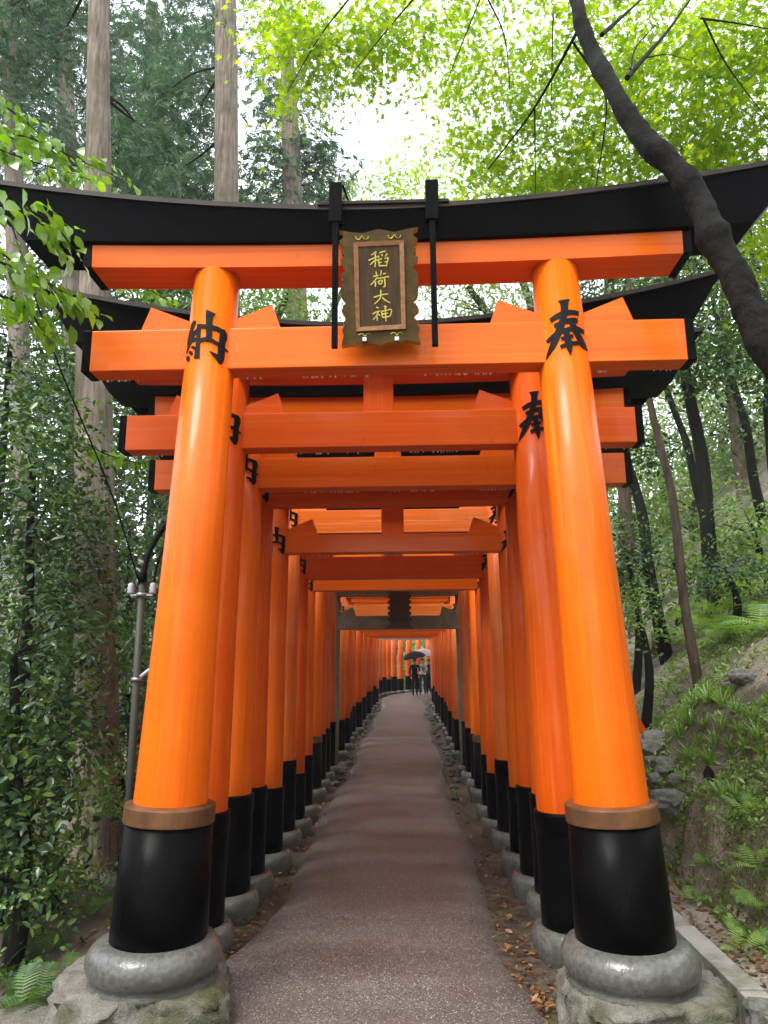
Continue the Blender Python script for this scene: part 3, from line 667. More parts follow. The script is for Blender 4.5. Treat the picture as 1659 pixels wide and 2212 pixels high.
def tree(name, label, base, trunk, radii, bark, blobs, T, per, sig, size, leaf, group=None, nb=6, cat='tree', n=12, flat_=.55, spread=.45, knots=0):
    t = thing(name, label, cat, base, None, group); B = np.array(base, float)
    P = spline([np.array(p, float) - B for p in trunk], 6); rr = np.interp(np.linspace(0, 1, len(P)), np.linspace(0, 1, len(radii)), radii)
    V, F = tube(P, list(rr), n); V = np.array(V)
    for k in range(len(P)):                       # uneven bark outline
        for j in range(n):
            v = V[k * n + j]; V[k * n + j] = P[k] + (v - P[k]) * (1 + .10 * noise.noise(Vector(tuple(v * 2.3 + B))) + .06 * math.sin(j * 2.6 + k * .15))
    obj('trunk', mesh('trunk', V, F, bark, True), t)
    bl = [(np.array(c, float) - B, r, k) for c, r, k in blobs]
    for k in range(nb):
        c, r, _ = bl[k % len(bl)]; c = np.array(c); e = c + RNG.uniform(-.6, .6, 3) * np.array(r)
        j = min(range(len(P)), key=lambda i_: abs(P[i_][2] - (e[2] - .25 * np.hypot(*(e - P[i_])[:2])))); a = P[j]
        m_ = (a + e) / 2 + np.array((0, 0, RNG.uniform(-.05, .08) * np.linalg.norm(e - a))); r_ = min(rr[j] * .3, .032)
        obj('branch', mesh('branch', *tube(spline([a, m_, e], 4), list(np.linspace(r_, .005, 9)), 6), 'dark_bark' if bark == 'cedar_bark' else bark, True), t)
    foliage('crown', bl, T, per, sig, size, leaf, t, spread, flat_, clear=lambda Q: in_view_gate(Q + B))
    return t
def A(px, py, Y, dx=0, dy=0, dz=0): return at(px, py, Y) + np.array((dx, dy, dz))

def ordw(k):
    if k < len(ORD): return ORD[k]
    t, u = divmod(k + 1, 10); tens = {3: 'thirt', 4: 'fort', 5: 'fift', 6: 'sixt', 7: 'sevent'}[t]
    return tens + 'ieth' if u == 0 else tens + 'y-' + ORD[u - 1]
def number_from(things, key, fmt):
    "labels that count along a row: fmt gets the ordinal word"
    for k, o in enumerate(sorted(things, key=key)): o['label'] = fmt % ordw(k)
def scr_x(o):
    d = np.array(o.location) - CAM; return float(d @ np.array(_r2) / (d @ np.array(_fw)))
# ---- cedars on the left
a0 = (-3.04, 8, gz(-3.04, 8) - .1)
tree('cedar_tree', 'tall cedar with pale straight trunk close behind the left pillars, ferns at its foot', a0,
     [a0, (-3.16, 8, 1.5), (-3.45, 8, 4.9), (-3.60, 8, 7.7), (-3.78, 8, 10.4), (-3.95, 8, 15)], [.26, .215, .20, .15, .13, .08], 'cedar_bark',
     [((-4.6, 9.5, 13.0), (1.8, 1.5, 1.5), 60), (A(300, 330, 9.2), (.45, .5, .7), 26), (A(90, 60, 9.5), (1.0, .8, .9), 40)], TC, 9, .22, .2, 'cedar_leaf', 'cedars behind the gates', 8, n=18)
b0 = (-2.75, 12, gz(-2.75, 12) - .1)
tree('cedar_tree', 'tall cedar with knotty reddish-grey trunk rising left of the plaque', b0,
     [b0, (-2.8, 12, 4), (A(490, 460, 12)), (A(488, 0, 12)), (-3.5, 12, 19)], [.30, .26, .215, .20, .1], 'cedar_bark',
     [((-3.8, 13.5, 17), (2.2, 2, 2), 50), (A(400, 260, 14), (1.0, 1, 1.6), 80), (A(400, 420, 13.5), (1.1, .8, .9), 70)], TC, 9, .28, .24, 'cedar_leaf', 'cedars behind the gates', 8, n=18)
def bg_cedar(label, px, py0, py1, Y, r, blobs, per=9, size=.3):
    p1, p0 = A(px, py0, Y), A(px + 8, py1, Y); d = (p1 - p0) / max(p1[2] - p0[2], .1); zb = gz(p0[0], Y) - .2
    base = p0 - d * (p0[2] - zb); top = p1 + d * 3
    tree('cedar_tree', label, tuple(base), [base, p0, p1, top], [r * 1.25, r, r * .9, r * .6], 'cedar_bark', blobs, TC, per, .4, size, 'cedar_leaf', 'cedars behind the gates', 5, n=12)
bg_cedar('misty cedar trunk far left at the top, half hidden by sprays', 138, 120, 340, 19, .26, [(A(60, 60, 19), (2.0, 1.8, 2.2), 120), (A(60, 330, 18.5), (2.0, 1.5, 1.5), 90), (A(270, 200, 21), (1.6, 1.5, 3.4), 150)])
bg_cedar('dark cedar standing right of the knotty trunk, above the lintel', 625, 250, 460, 17, .25, [(A(590, 380, 17.4), (1.2, 1, 1.7), 95), (A(640, 180, 18), (1.1, 1.0, 2.2), 60), (A(690, 370, 18), (.8, .8, 1.3), 45)], 8, .26)
bg_cedar('cedar with dense hanging sprays between the two pale trunks', 330, 150, 420, 24, .3, [(A(330, 300, 23.5), (2.6, 2, 3.4), 170), (A(420, 100, 24), (1.6, 1.6, 2.0), 70)], 9, .36)
bg_cedar('cedar whose dark sprays hang in the upper left corner', 20, 0, 300, 15, .2, [(A(120, 30, 14.5), (1.6, 1.0, 1.1), 55), (A(15, 200, 15), (1.2, 1.0, 1.5), 70), (A(360, 40, 15.5), (1.0, .8, .8), 30)], 8, .24)

# ---- evergreen broadleaf shrubs and small trees, left slope
def shrub(label, c, r, n, per=14, sig=.16, size=.085, leaf='evergreen_leaf', extra=(), group='evergreen shrubs on the left slope', name='evergreen_shrub', cat='shrub', bark='dark_bark', T=None, lean=0):
    c = np.array(c, float); zb = gz(c[0], c[1]); base = (c[0] + lean, c[1] + .1, zb - .05)
    tr = [base, (c[0] + lean * .6 + .1, c[1], zb + (c[2] - zb) * .5), tuple(c)]
    return tree(name, label, base, tr, [.07, .055, .03], bark, [(c, r, n)] + list(extra), T or TL, per, sig, size, leaf, group, 7, cat, 8, .5, .5)
shrub('dark evergreen shrub at the left edge beside the cedar trunk, waist height of the gate', A(30, 1420, 6.0), (.75, .8, .85), 130, extra=[(A(150, 1330, 7.0), (.45, .5, .7), 60)])
shrub('glossy evergreen shrub before the cedar trunk, left of the tie beam ends', A(70, 1010, 6.6), (.85, .8, .85), 140, extra=[(A(150, 1180, 7.4), (.6, .6, .6), 70)])
shrub('evergreen shrub right of the cedar trunk beside the grey pole', A(275, 1500, 8.8), (.5, .6, 1.1), 100)
shrub('evergreen shrub low at the left edge, leaves with white sheen', A(40, 1680, 5.6), (.62, .6, .55), 95, extra=[(A(120, 1560, 6.6), (.5, .5, .5), 60)])
shrub('leafy evergreen tree behind the left ends of the tie beams', A(180, 900, 10), (1.2, 1.0, 1.4), 170, size=.10, sig=.2)
shrub('evergreen tree high at the left edge below the bright branches', A(20, 760, 8.0), (.9, .8, .9), 110, size=.09)
shrub('dim evergreen thicket tree behind the cedar trunk', A(90, 1350, 11.5), (2.2, 1.0, 2.6), 330, size=.13, sig=.28)
shrub('dim evergreen thicket tree behind the left row of pillars', A(280, 1150, 13), (1.6, 1.0, 2.8), 260, size=.13, sig=.28)
shrub('young light green shrub at the foot of the cedar', A(100, 1850, 6.3), (.45, .4, .22), 60, size=.06, sig=.11, leaf='light_leaf', per=12)
shrub('young light green shrub between the cedar and the front left pillar', A(262, 1680, 7.4), (.25, .4, .4), 50, size=.06, sig=.11, leaf='light_leaf', per=12)
shrub('small dark shrub at the lower left edge', A(20, 1900, 5.2), (.42, .4, .25), 60, size=.06, sig=.11, per=12)

# ---- right hillside trees
def slim(label, b, t_, Y, r, blobs, leaf='evergreen_leaf', size=.11, bark='dark_bark', n=8):
    pb, pt = at(*b, Y), at(*t_, Y); d = (pt - pb) / (pt[2] - pb[2]); zg = gz(pb[0], Y); base = pb - d * (pb[2] - zg + .1)
    mid = (pb + pt) / 2 + np.array((.08, 0, 0)); top = pt + d * 2.2
    tree('slender_tree', label, tuple(base), [base, pb, mid, pt, top], [r * 1.3, r, r * .93, r * .85, r * .4], bark, blobs, TL, 12, .22, size, leaf, 'slender trees on the right hillside', 5, n=10)
slim('slender dark tree nearest the tie beam ends on the right hillside', (1405, 1250), (1345, 960), 12, .09, [(A(1340, 700, 12), (.9, .8, .7), 60), (A(1385, 960, 12.5), (.5, .5, .5), 40)])
slim('thin brown curved sapling in front of the right hillside trees', (1478, 1300), (1400, 850), 9.5, .055, [(A(1400, 640, 10), (.6, .6, .6), 50)], bark='brown_bark', size=.09)
slim('thick dark straight tree in the middle of the right hillside', (1530, 1170), (1485, 830), 12, .11, [(A(1500, 760, 11.6), (1.0, .9, .55), 110), (A(1440, 560, 12.5), (1.2, 1, .9), 100)])
slim('slender tree high on the right hillside above the yellow-green scrub', (1628, 1035), (1575, 800), 14, .085, [(A(1600, 650, 13.5), (1.2, 1.0, 1.2), 150), (A(1620, 900, 14.2), (.9, .7, .4), 30)])
slim('leaning tree crossing behind the thick dark tree', (1510, 1080), (1440, 840), 15, .08, [(A(1560, 520, 15), (1.5, 1.2, 1.2), 130)])
slim('slender tree at the right edge of the picture behind the maple trunk', (1659, 900), (1640, 700), 12.5, .07, [(A(1650, 780, 12), (.7, .7, .6), 70), (A(1640, 560, 11.5), (.8, .7, 1.0), 90)])
for lab, c, r, n, leaf, sz in (('yellow-green scrub bush below the slender trees on the right hillside', A(1620, 1130, 12.0), (.9, .7, .5), 90, 'light_leaf', .09),
        ('yellow-green scrub bush beside the thin brown sapling', A(1455, 1210, 13), (.7, .6, .45), 70, 'light_leaf', .09),
        ('dark leafy bush against the right pillar, left of the slender trees', A(1355, 1200, 11.5), (.35, .5, .9), 90, 'evergreen_leaf', .09),
        ('dark shrub under the thick dark tree on the right hillside', A(1570, 1230, 10.5), (.7, .6, .25), 60, 'evergreen_leaf', .08),
        ('low bush behind the stump right of the front pillar', A(1375, 1310, 9.6), (.3, .4, .3), 40, 'light_leaf', .07)):
    shrub(lab, c, r, n, leaf=leaf, size=sz, sig=.18, per=12, group='bushes on the right hillside', name='hillside_bush', cat='bush')

# ---- pale trees beyond the gates and misty trees behind
def far_tree(label, px, py, Y, r, n, leaf='pale_leaf', size=.2, extra=(), rt=.12, grp='misty trees beyond the gates'):
    c = A(px, py, Y); bx_ = math.copysign(max(abs(c[0]), 3.4), c[0]); zb = gz(bx_, Y); base = (bx_, Y + .2, zb - .2)
    tree('background_tree', label, base, [base, (bx_ * .96 + c[0] * .04, Y + .2, zb * .4 + c[2] * .6), tuple(c)], [rt * 1.3, rt, rt * .5], 'brown_bark', [(c, r, n)] + list(extra), TS, 14, .36, size, leaf, grp, 6, n=8)
far_tree('light green tree seen under the lintel between left pillar and plaque', 620, 640, 13, (1.1, 1, 1.0), 110, 'light_leaf', .13)
far_tree('yellow-green tree seen under the lintel right of the plaque', 1010, 620, 13, (1.4, 1, 1.0), 120, 'pale_leaf', .13)
far_tree('pale tree crown above the lintel left of the plaque hangers', 660, 440, 21, (2.2, 1.5, 1.1), 110, 'pale_leaf', .2)
far_tree('pale tree crown above the lintel between the two hangers', 830, 440, 24, (2.2, 1.5, 1.3), 80, 'pale_leaf', .2)
far_tree('green tree above the lintel right of the hangers', 1080, 470, 15, (2.0, 1.2, 1.0), 110, 'light_leaf', .15)
far_tree('bushy tree behind the right pillar top', 1320, 600, 15, (1.5, 1.2, 1.3), 230, 'evergreen_leaf', .15)
far_tree('misty tree on the far right slope behind the brown sapling', 1430, 960, 24, (2.8, 2, 3.0), 300, 'pale_leaf', .22)
far_tree('misty tree on the far right slope behind the thick dark tree', 1560, 930, 26, (3.0, 2, 3.2), 320, 'pale_leaf', .24)
far_tree('misty tree at the far right edge of the slope', 1680, 860, 22, (2.6, 2, 3.0), 270, 'pale_leaf', .22)
far_tree('misty low tree beside the right pillars', 1340, 1080, 20, (1.7, 1.6, 2.4), 190, 'pale_leaf', .2)
far_tree('misty green tree on the right slope under the canopy', 1500, 1080, 19, (2.2, 1.6, 1.1), 120, 'light_leaf', .18)
far_tree('deep forest tree behind the left slope shrubs', 60, 1150, 18, (3.4, 2, 6.0), 460, 'evergreen_leaf', .26)
far_tree('deep forest tree behind the left pillars', 330, 950, 19, (3.0, 2, 5.5), 430, 'evergreen_leaf', .26)
far_tree('forest tree behind the cedars on the left', 200, 640, 21, (3.8, 2, 3.2), 330, 'evergreen_leaf', .26)
far_tree('forest tree behind the gate lintels on the left', 480, 620, 20, (2.4, 2, 2.2), 190, 'light_leaf', .22)
far_tree('forest tree behind the maple on the right', 1300, 400, 20, (2.6, 2, 2.0), 110, 'light_leaf', .22)
far_tree('forest tree beyond the far bend of the path', 860, 1400, 50, (4, 2, 3), 200, 'light_leaf', .4)
far_tree('forest tree high behind the maple trunk', 1560, 600, 19, (3.2, 2, 3.0), 330, 'light_leaf', .22)

# ---- maple over the right side
mt = [(2.75, 2.6, 0.9), (2.35, 3.1, 2.1), (1.985, 3.4, 3.13), (1.90, 3.45, 3.41), (1.865, 3.5, 3.64), (1.805, 3.55, 3.86), (1.765, 3.6, 4.13), (1.68, 3.65, 4.38), (1.555, 3.7, 4.59), (1.455, 3.75, 4.88), (1.36, 3.8, 5.18), (1.285, 3.85, 5.52), (1.255, 3.9, 5.85), (1.10, 4.1, 6.6), (.95, 4.4, 7.6)]
mt[0] = (2.75, 2.6, gz(2.75, 2.6) - .1)
mb = mt[0]
MB = np.array(mb)
t = thing('maple_tree', 'maple with dark leaning trunk crossing the lintel end, bright yellow-green leaves overhead', 'tree', mb)
P = spline([np.array(p) - MB for p in mt], 7); rr = np.interp(np.linspace(0, 1, len(P)), (0, .2, .45, .6, .75, 1), (.12, .078, .069, .062, .048, .03)); n = 22
P = spline(P[::3], 7); rr = np.interp(np.linspace(0, 1, len(P)), np.linspace(0, 1, len(rr)), rr); fk = (len(P) - 1) / 98.0
V, F = tube(P, list(rr), n); V = np.array(V)
for k in range(len(P)):
    kn = 1 + .22 * math.exp(-((k / fk - 37) / 1.6) ** 2) + .16 * math.exp(-((k / fk - 55) / 1.5) ** 2) + .18 * math.exp(-((k / fk - 71) / 1.4) ** 2) + .12 * math.exp(-((k / fk - 47) / 1.3) ** 2)
    for j in range(n):
        v = V[k * n + j]; q = Vector(tuple(v)); V[k * n + j] = P[k] + (v - P[k]) * (kn + .16 * noise.noise(q * 5) + .13 * noise.noise(q * 13) + .09 * noise.noise(q * 29))
obj('trunk', mesh('trunk', V, F, 'maple_bark', True), t)
brs = [([(1262, 40, 3.87), (1235, 90, 4.2), (1150, 240, 4.9), (1055, 365, 5.4)], .014), ([(1238, 92, 4.2), (1290, 170, 4.5), (1310, 240, 4.7), (1285, 420, 5.2)], .009), ([(1300, 75, 3.85), (1345, 35, 4.1), (1390, -5, 4.4)], .016), ([(1355, 168, 3.8), (1400, 115, 4.1), (1440, 70, 4.5), (1490, 0, 5.0)], .018),
       ([(1362, 150, 3.9), (1375, 100, 4.3), (1420, 50, 4.6)], .007), ([(1195, 30, 4.8), (1190, 250, 5.1)], .006), ([(1155, 235, 4.9), (1157, 430, 5.3)], .006), ([(1050, -10, 5), (1090, 80, 5.2), (1102, 200, 5.4)], .008), ([(1515, 40, 4.6), (1590, 50, 5), (1680, 66, 5.4)], .010), ([(1520, 42, 4.6), (1570, 140, 5), (1659, 260, 5.4)], .008),
       ([(1040, -10, 6.0), (1000, 90, 6.1), (960, 190, 6.3)], .008), ([(760, -10, 5.5), (690, 80, 5.6), (620, 200, 5.8)], .009), ([(900, -10, 5.6), (840, 60, 5.7), (760, 160, 5.9)], .009), ([(1395, 125, 4.1), (1440, 118, 4.4), (1490, 130, 4.7)], .005)]
for pts, r in brs:
    Q = spline([A(*p) - MB for p in pts], 5); obj('branch', mesh('branch', *tube(Q, list(np.linspace(r, r * .4, len(Q))), 6), 'dark_bark', True), t)
blobs = []
def mblob(px, py, Y, rx, ry, rz, n): blobs.append((A(px, py, Y) - MB, (rx, ry, rz), n))
mblob(1250, 190, 7.2, 1.0, 1.2, .75, 75); mblob(1420, 230, 6.6, .8, 1.0, .8, 70); mblob(1560, 200, 6.2, .8, 1.0, .9, 95); mblob(1600, 60, 6.0, .7, .8, .45, 55); mblob(1340, 60, 6.6, .9, .9, .4, 45)
mblob(1150, 330, 7.6, .8, 1.0, .55, 55); mblob(1300, 370, 7.6, .9, 1.0, .45, 60); mblob(1060, 250, 7.4, .6, .9, .65, 40); mblob(1600, 330, 6.6, .6, .8, .4, 45); mblob(1090, 60, 7.0, .7, .9, .35, 34)
mblob(870, 40, 6.4, .65, .7, .26, 38); mblob(750, 70, 6.2, .45, .6, .42, 36); mblob(650, 130, 6.2, .26, .5, .5, 24); mblob(600, 40, 6.4, .34, .6, .25, 20); mblob(960, 110, 7.2, .35, .7, .5, 16); mblob(1010, 360, 9.2, .9, .9, .5, 28); mblob(1440, 420, 7.4, .7, .8, .4, 30); mblob(1659, 480, 6.6, .35, .6, .45, 26)
mblob(880, 330, 10, .5, .8, .5, 8); mblob(940, 400, 10.5, .8, .9, .3, 16)
foliage('crown', [(c_, r_, int(n_ * 1.45)) for c_, r_, n_ in blobs], TM, 17, .17, .125, 'maple_leaf', t, .62, .32)

# ---- bright broad-leaved branches from the left, every leaf a piece
bt0 = (-4.3, 3.6, gz(-4.3, 3.6) - .1); BT = np.array(bt0)
t = thing('broadleaf_tree', 'broad-leaved tree reaching in from the left with bright green drooping leaves', 'tree', bt0)
obj('trunk', mesh('trunk', *tube(spline([(0, 0, 0), (-.05, .1, 2.0), (.1, .3, 4.0), (.5, .6, 6.2)], 6), list(np.linspace(.13, .05, 19)), 10), 'dark_bark', True), t)
LEAFM = mesh('leaf', TL[0], np.array(TL[1]), 'beech_leaf')
leafm2 = []
for k in range(4):
    V = np.array(TL[0], float); V[:, 1] *= 1.25 + .1 * k; V[:, 2] += -.16 * V[:, 0] ** 2 * (1 + .4 * k); leafm2.append(mesh('leaf', V, np.array(TL[1]), 'beech_leaf'))
twigs = [([(-60, 270, 4.9), (70, 300, 5.0), (180, 350, 5.1), (285, 395, 5.2)], 44), ([(-60, 190, 4.9), (40, 250, 5.0), (130, 335, 5.1)], 36), ([(-60, 300, 4.7), (60, 345, 4.8), (200, 390, 4.9)], 36), ([(-60, 440, 3.55), (50, 450, 3.6), (120, 490, 3.65), (165, 545, 3.7)], 34), ([(-60, 545, 3.6), (60, 590, 3.7), (150, 640, 3.75), (205, 700, 3.8)], 36), ([(-60, 620, 3.6), (50, 660, 3.7), (100, 730, 3.8)], 26),
         ([(-60, 500, 3.7), (20, 560, 3.8), (90, 620, 3.85)], 24), ([(245, 610, 6.2), (310, 620, 6.2), (385, 665, 6.2)], 26), ([(-60, 370, 4.8), (60, 420, 4.9), (150, 430, 4.95)], 26), ([(190, 960, 6.6), (240, 985, 6.6), (350, 1010, 6.6)], 22), ([(-60, 290, 5.2), (30, 330, 5.3), (120, 410, 5.3)], 24)]
rest_P, rest_R, rest_s, nleaf = [], [], [], 0
for pts, nl in twigs:
    Q = spline([A(*p) - BT for p in pts], 6); obj('twig', mesh('twig', *tube(Q, list(np.linspace(.009, .003, len(Q))), 5), 'dark_bark', True), t)
    for k in range(int(nl * 1.7)):
        u = RNG.uniform(.12, 1) * (len(Q) - 1); j = int(min(u, len(Q) - 2)); p = Q[j] + (Q[j + 1] - Q[j]) * (u - j)
        d = (Q[j + 1] - Q[j]); yaw = math.atan2(d[1], d[0]) + random.choice((-1, 1)) * random.uniform(.3, 1.3)
        off = RNG.normal(0, .045, 3)
        eu = (random.gauss(0, .5), random.uniform(.2, 1.15), yaw); sc_ = random.uniform(.07, .125); nleaf += 1
        if k % 2 == 0 and nleaf < 590: obj('leaf', random.choice(leafm2), t, p + off, eu, sc_)
        else:
            from mathutils import Euler
            rest_P.append(p + off); rest_R.append(np.array(Euler(eu).to_matrix())); rest_s.append(sc_)
V = np.array(TL[0], float); V[:, 1] *= 1.3; V[:, 2] += -.2 * V[:, 0] ** 2
V, F = batch((V, TL[1]), np.array(rest_P), np.array(rest_R), rest_s); stuff(obj('foliage', mesh('foliage', V, F, 'beech_leaf'), t))

# ------------------------------------------------------------------ ray to the ground, for things that stand on slopes
def hit(px, py):
    d = np.array(_fw) + np.array(_r2) * (px - 829.5) / 1600.0 - np.array(_u2) * (py - 1106.0) / 1600.0
    s = np.arange(2.5, 40, .01); Q = CAM + s[:, None] * d; below = np.nonzero(Q[:, 2] < ground_z(Q[:, 0], Q[:, 1]))[0]
    q = Q[below[0]] if len(below) else Q[-1]; return np.array((q[0], q[1], gz(q[0], q[1])))

# ferns: every frond a part
def frond_mesh(seed, np_=14):
    r_ = random.Random(seed); V, F = [], []; L = 1.0; sag = r_.uniform(.45, .75)
    def pt(u): return np.array((u * L * (1 - .12 * u), .05 * math.sin(u * 3 + seed), .55 * u - sag * u * u))
    for k in range(np_):
        u = .12 + .86 * k / (np_ - 1); p = pt(u); w = .30 * math.sin(math.pi * min(1, .18 + .82 * (1 - u)) ** 1.0) * (.35 + .65 * min(1, u * 4)); 
        if k == np_ - 1: w = .05
        for s in (-1, 1):
            tip = p + np.array((.10 * w / .3, s * w, -.05 * w / .3)); h = .019; o = len(V)
            V += [p + (-h, 0, .0), p * .5 + tip * .5 + (-h * .9, 0, .012), tip, p * .5 + tip * .5 + (h * 1.1, 0, .006), p + (h, 0, 0)]
            F += [(o, o + 1, o + 3), (o, o + 3, o + 4), (o + 1, o + 2, o + 3)]
    for k in range(10):
        a, c = pt(k / 10), pt((k + 1) / 10); o = len(V); V += [a + (0, .006, 0), a - (0, .006, 0), c - (0, .004, 0), c + (0, .004, 0)]; F += [(o, o + 1, o + 2), (o, o + 2, o + 3)]
    return mesh('frond', np.array(V), np.array(F), 'fern_leaf')
FR = [frond_mesh(k) for k in range(5)]
FRD = [m_.copy() for m_ in FR]
for m_ in FRD: m_.materials[0] = MATS['dark_fern_leaf']
def fern(label, p, size, n, group, kinds=None):
    t = thing('fern', label, 'fern', tuple(p), None, group)
    for k in range(n):
        obj('frond', random.choice(kinds or FR), t, (random.uniform(-.03, .03), random.uniform(-.03, .03), .01), (random.gauss(0, .25), random.uniform(-.75, -.1), 2 * math.pi * (k + random.uniform(-.3, .3)) / n), size * random.uniform(.75, 1.15))
for px, py, s_, n_ in ((1640, 1250, .5, 8), (1575, 1290, .5, 8), (1610, 1330, .48, 9), (1540, 1335, .45, 8), (1655, 1370, .45, 8), (1590, 1375, .42, 7), (1500, 1345, .42, 7), (1480, 1395, .4, 8), (1440, 1380, .36, 7), (1405, 1410, .36, 7), (1555, 1400, .4, 8), (1520, 1365, .36, 7), (1645, 1290, .5, 8), (1415, 1300, .45, 6), (1500, 1240, .5, 6), (1580, 1215, .5, 6), (1465, 1280, .45, 6), (1545, 1180, .5, 6), (1630, 1150, .5, 6)):
    fern('green fern on the right hillside among other ferns', hit(px, py), s_ * 1.25, n_ + 2, 'ferns on the right hillside')
for px, py, s_, n_ in ((1640, 1890, .26, 7), (1615, 1770, .24, 6), (1650, 1980, .24, 6), (1600, 2060, .18, 5), (1530, 1880, .14, 5), (1500, 1950, .13, 5)):
    fern('small fern hanging from the mossy bank beside the drain', hit(px, py), s_ * 1.2, n_ + 1, 'small ferns on the mossy bank')
for px, py, s_, n_ in ((190, 1990, .34, 7), (155, 1880, .34, 7), (60, 2060, .36, 8), (15, 2110, .34, 7), (225, 1850, .32, 6), (95, 2170, .32, 8), (140, 2120, .26, 6), (20, 1990, .36, 7), (225, 1930, .26, 6), (120, 1960, .28, 6), (40, 2190, .3, 7)):
    fern('fern on the dark soil left of the front gate', hit(px, py), s_ * .85, n_, 'ferns left of the front gate', FRD)

# grass tufts
def tuft_mesh(seed, nb=34):
    r_ = random.Random(seed); V, F = [], []
    for k in range(nb):
        a = r_.uniform(0, 2 * math.pi); lean = r_.uniform(.15, .95); L = r_.uniform(.55, 1.05); w = r_.uniform(.022, .036); b0_ = np.array((math.cos(a), math.sin(a), 0)) * r_.uniform(0, .12); sd = np.array((-math.sin(a), math.cos(a), 0)); o = len(V)
        for u in (0, .35, .7, 1.0):
            p = b0_ + np.array((math.cos(a) * lean * L * u ** 1.3, math.sin(a) * lean * L * u ** 1.3, L * (u - .55 * lean * u * u))); ww = w * (1 - u ** 2) + .002
            V += [p - sd * ww, p + sd * ww]
        for q in range(3): F += [(o + 2 * q, o + 2 * q + 1, o + 2 * q + 3), (o + 2 * q, o + 2 * q + 3, o + 2 * q + 2)]
    return mesh('grass_tuft', np.array(V), np.array(F), 'grass_leaf')
TU = [tuft_mesh(k) for k in range(4)]
spots = [(1500, 1530), (1530, 1520), (1560, 1530), (1590, 1545), (1490, 1570), (1525, 1575), (1560, 1580), (1600, 1590), (1625, 1560), (1510, 1615), (1545, 1620), (1580, 1630), (1615, 1630), (1495, 1650), (1470, 1600), (1640, 1600), (1575, 1505), (1535, 1655), (1650, 1640)]
for px, py in spots:
    o = obj('grass_tuft', random.choice(TU), None, hit(px, py), (0, 0, random.uniform(0, 6)), random.uniform(.20, .32)); tag(o, 'glossy strap-leaved grass tuft in the clump on the right hillside above the log', 'grass tuft', 'grass tufts in the clump on the right hillside')
for px, py, s_ in ((1590, 1735, .24), (1560, 1725, .2), (1620, 1745, .2), (1455, 1790, .14), (1475, 1780, .16), (1430, 1530, .16), (1460, 1500, .18), (1405, 1480, .2), (1420, 1560, .14), (1395, 1520, .16), (1450, 1450, .18), (1480, 1690, .12)):
    o = obj('grass_tuft', random.choice(TU), None, hit(px, py), (0, 0, random.uniform(0, 6)), s_); tag(o, 'small grass tuft on bare soil of the right bank, apart from the large clump', 'grass tuft', 'scattered grass tufts on the right bank')

# ground cover and fallen leaves (uncountable)
def cover(name, n, xr, yr, T, size, mat, label, dens, spread=.35, lift=.015):
    x = RNG.uniform(*xr, n); y = yr[0] + (yr[1] - yr[0]) * RNG.uniform(0, 1, n) ** 1.6; k = RNG.uniform(0, 1, n) < dens(x, y); x, y = x[k], y[k]
    z = ground_z(x, y); e = .03; Nn = np.stack([-(ground_z(x + e, y) - z) / e, -(ground_z(x, y + e) - z) / e, np.ones(len(x))], 1); Nn /= np.linalg.norm(Nn, axis=1)[:, None]
    P = np.stack([x, y, z], 1) + Nn * RNG.uniform(.3, 1.6, (len(x), 1)) * lift
    V, F = batch(T, P, rot_batch(len(P), Nn, spread), RNG.uniform(size * .5, size * 1.3, len(P))); o = obj(name, mesh(name, V, F, mat)); tag(o, label, name.replace('_', ' '), kind='stuff'); return o
cl = lambda x, y, s, o: np.clip(.5 + .9 * vnoise(x, y, s, o), 0, 1)
cover('ground_cover', 120000, (2.45, 7), (4.2, 14), TS, .062, 'cover_leaf', 'low green plants covering the right hillside', lambda x, y: cl(x, y, 1.7, .3) ** 1.2 * sstep(.1, .5, x - 2.4), .7, .05)
cover('moss', 30000, (2.28, 2.75), (3.6, 9), TS, .028, 'moss_leaf', 'yellow-green moss hanging on the face of the right bank', lambda x, y: cl(x, y, 2.9, 2.3), .9, .012)
cover('bank_plants', 5000, (2.28, 2.9), (3.6, 9), TL, .05, 'fern_leaf', 'tiny leafy plants rooted in the right bank', lambda x, y: cl(x, y, 3.4, 1.3) ** 2, .7, .03)
cover('moss', 34000, (2.33, 3.4), (3.6, 9), TS, .022, 'moss_leaf', 'yellow-green moss on the right bank', lambda x, y: cl(x, y, 2.6, 1.3), .8, .008)
cover('undergrowth', 15000, (-7, -1.7), (3.6, 14), TL, .07, 'evergreen_leaf', 'dark leafy undergrowth on the left slope', lambda x, y: cl(x, y, 1.3, 2.0) * sstep(.15, .8, -1.7 - x), .6, .06)
cover('fallen_leaves', 1500, (2.0, 2.45), (3.4, 8), TL, .06, 'dead_leaf', 'brown fallen leaves on the strip right of the drain', lambda x, y: .25 + .6 * cl(x, y, 2.2, 0), .25, .008)
cover('fallen_leaves', 2600, (.82, 1.55), (3.6, 16), TL, .05, 'dead_leaf', 'brown fallen leaves along the right edge of the path', lambda x, y: .15 + .5 * cl(x, y, 2.0, 1), .25, .008)
cover('fallen_leaves', 3000, (-1.7, -.95), (3.6, 18), TL, .05, 'dead_leaf', 'brown fallen leaves along the left edge of the path', lambda x, y: .2 + .6 * cl(x, y, 2.0, 2), .25, .008)
cover('fallen_leaves', 2600, (-1.13, -.84), (3.6, 20), TL, .045, 'dead_leaf', 'brown fallen leaves lying over the left rim of the path', lambda x, y: .25 + .6 * cl(x, y, 2.3, 5), .3, .030)
cover('fallen_leaves', 1500, (.70, .86), (4.2, 20), TL, .045, 'dead_leaf', 'brown fallen leaves lying over the right rim of the path', lambda x, y: .1 + .5 * cl(x, y, 2.3, 6), .3, .030)
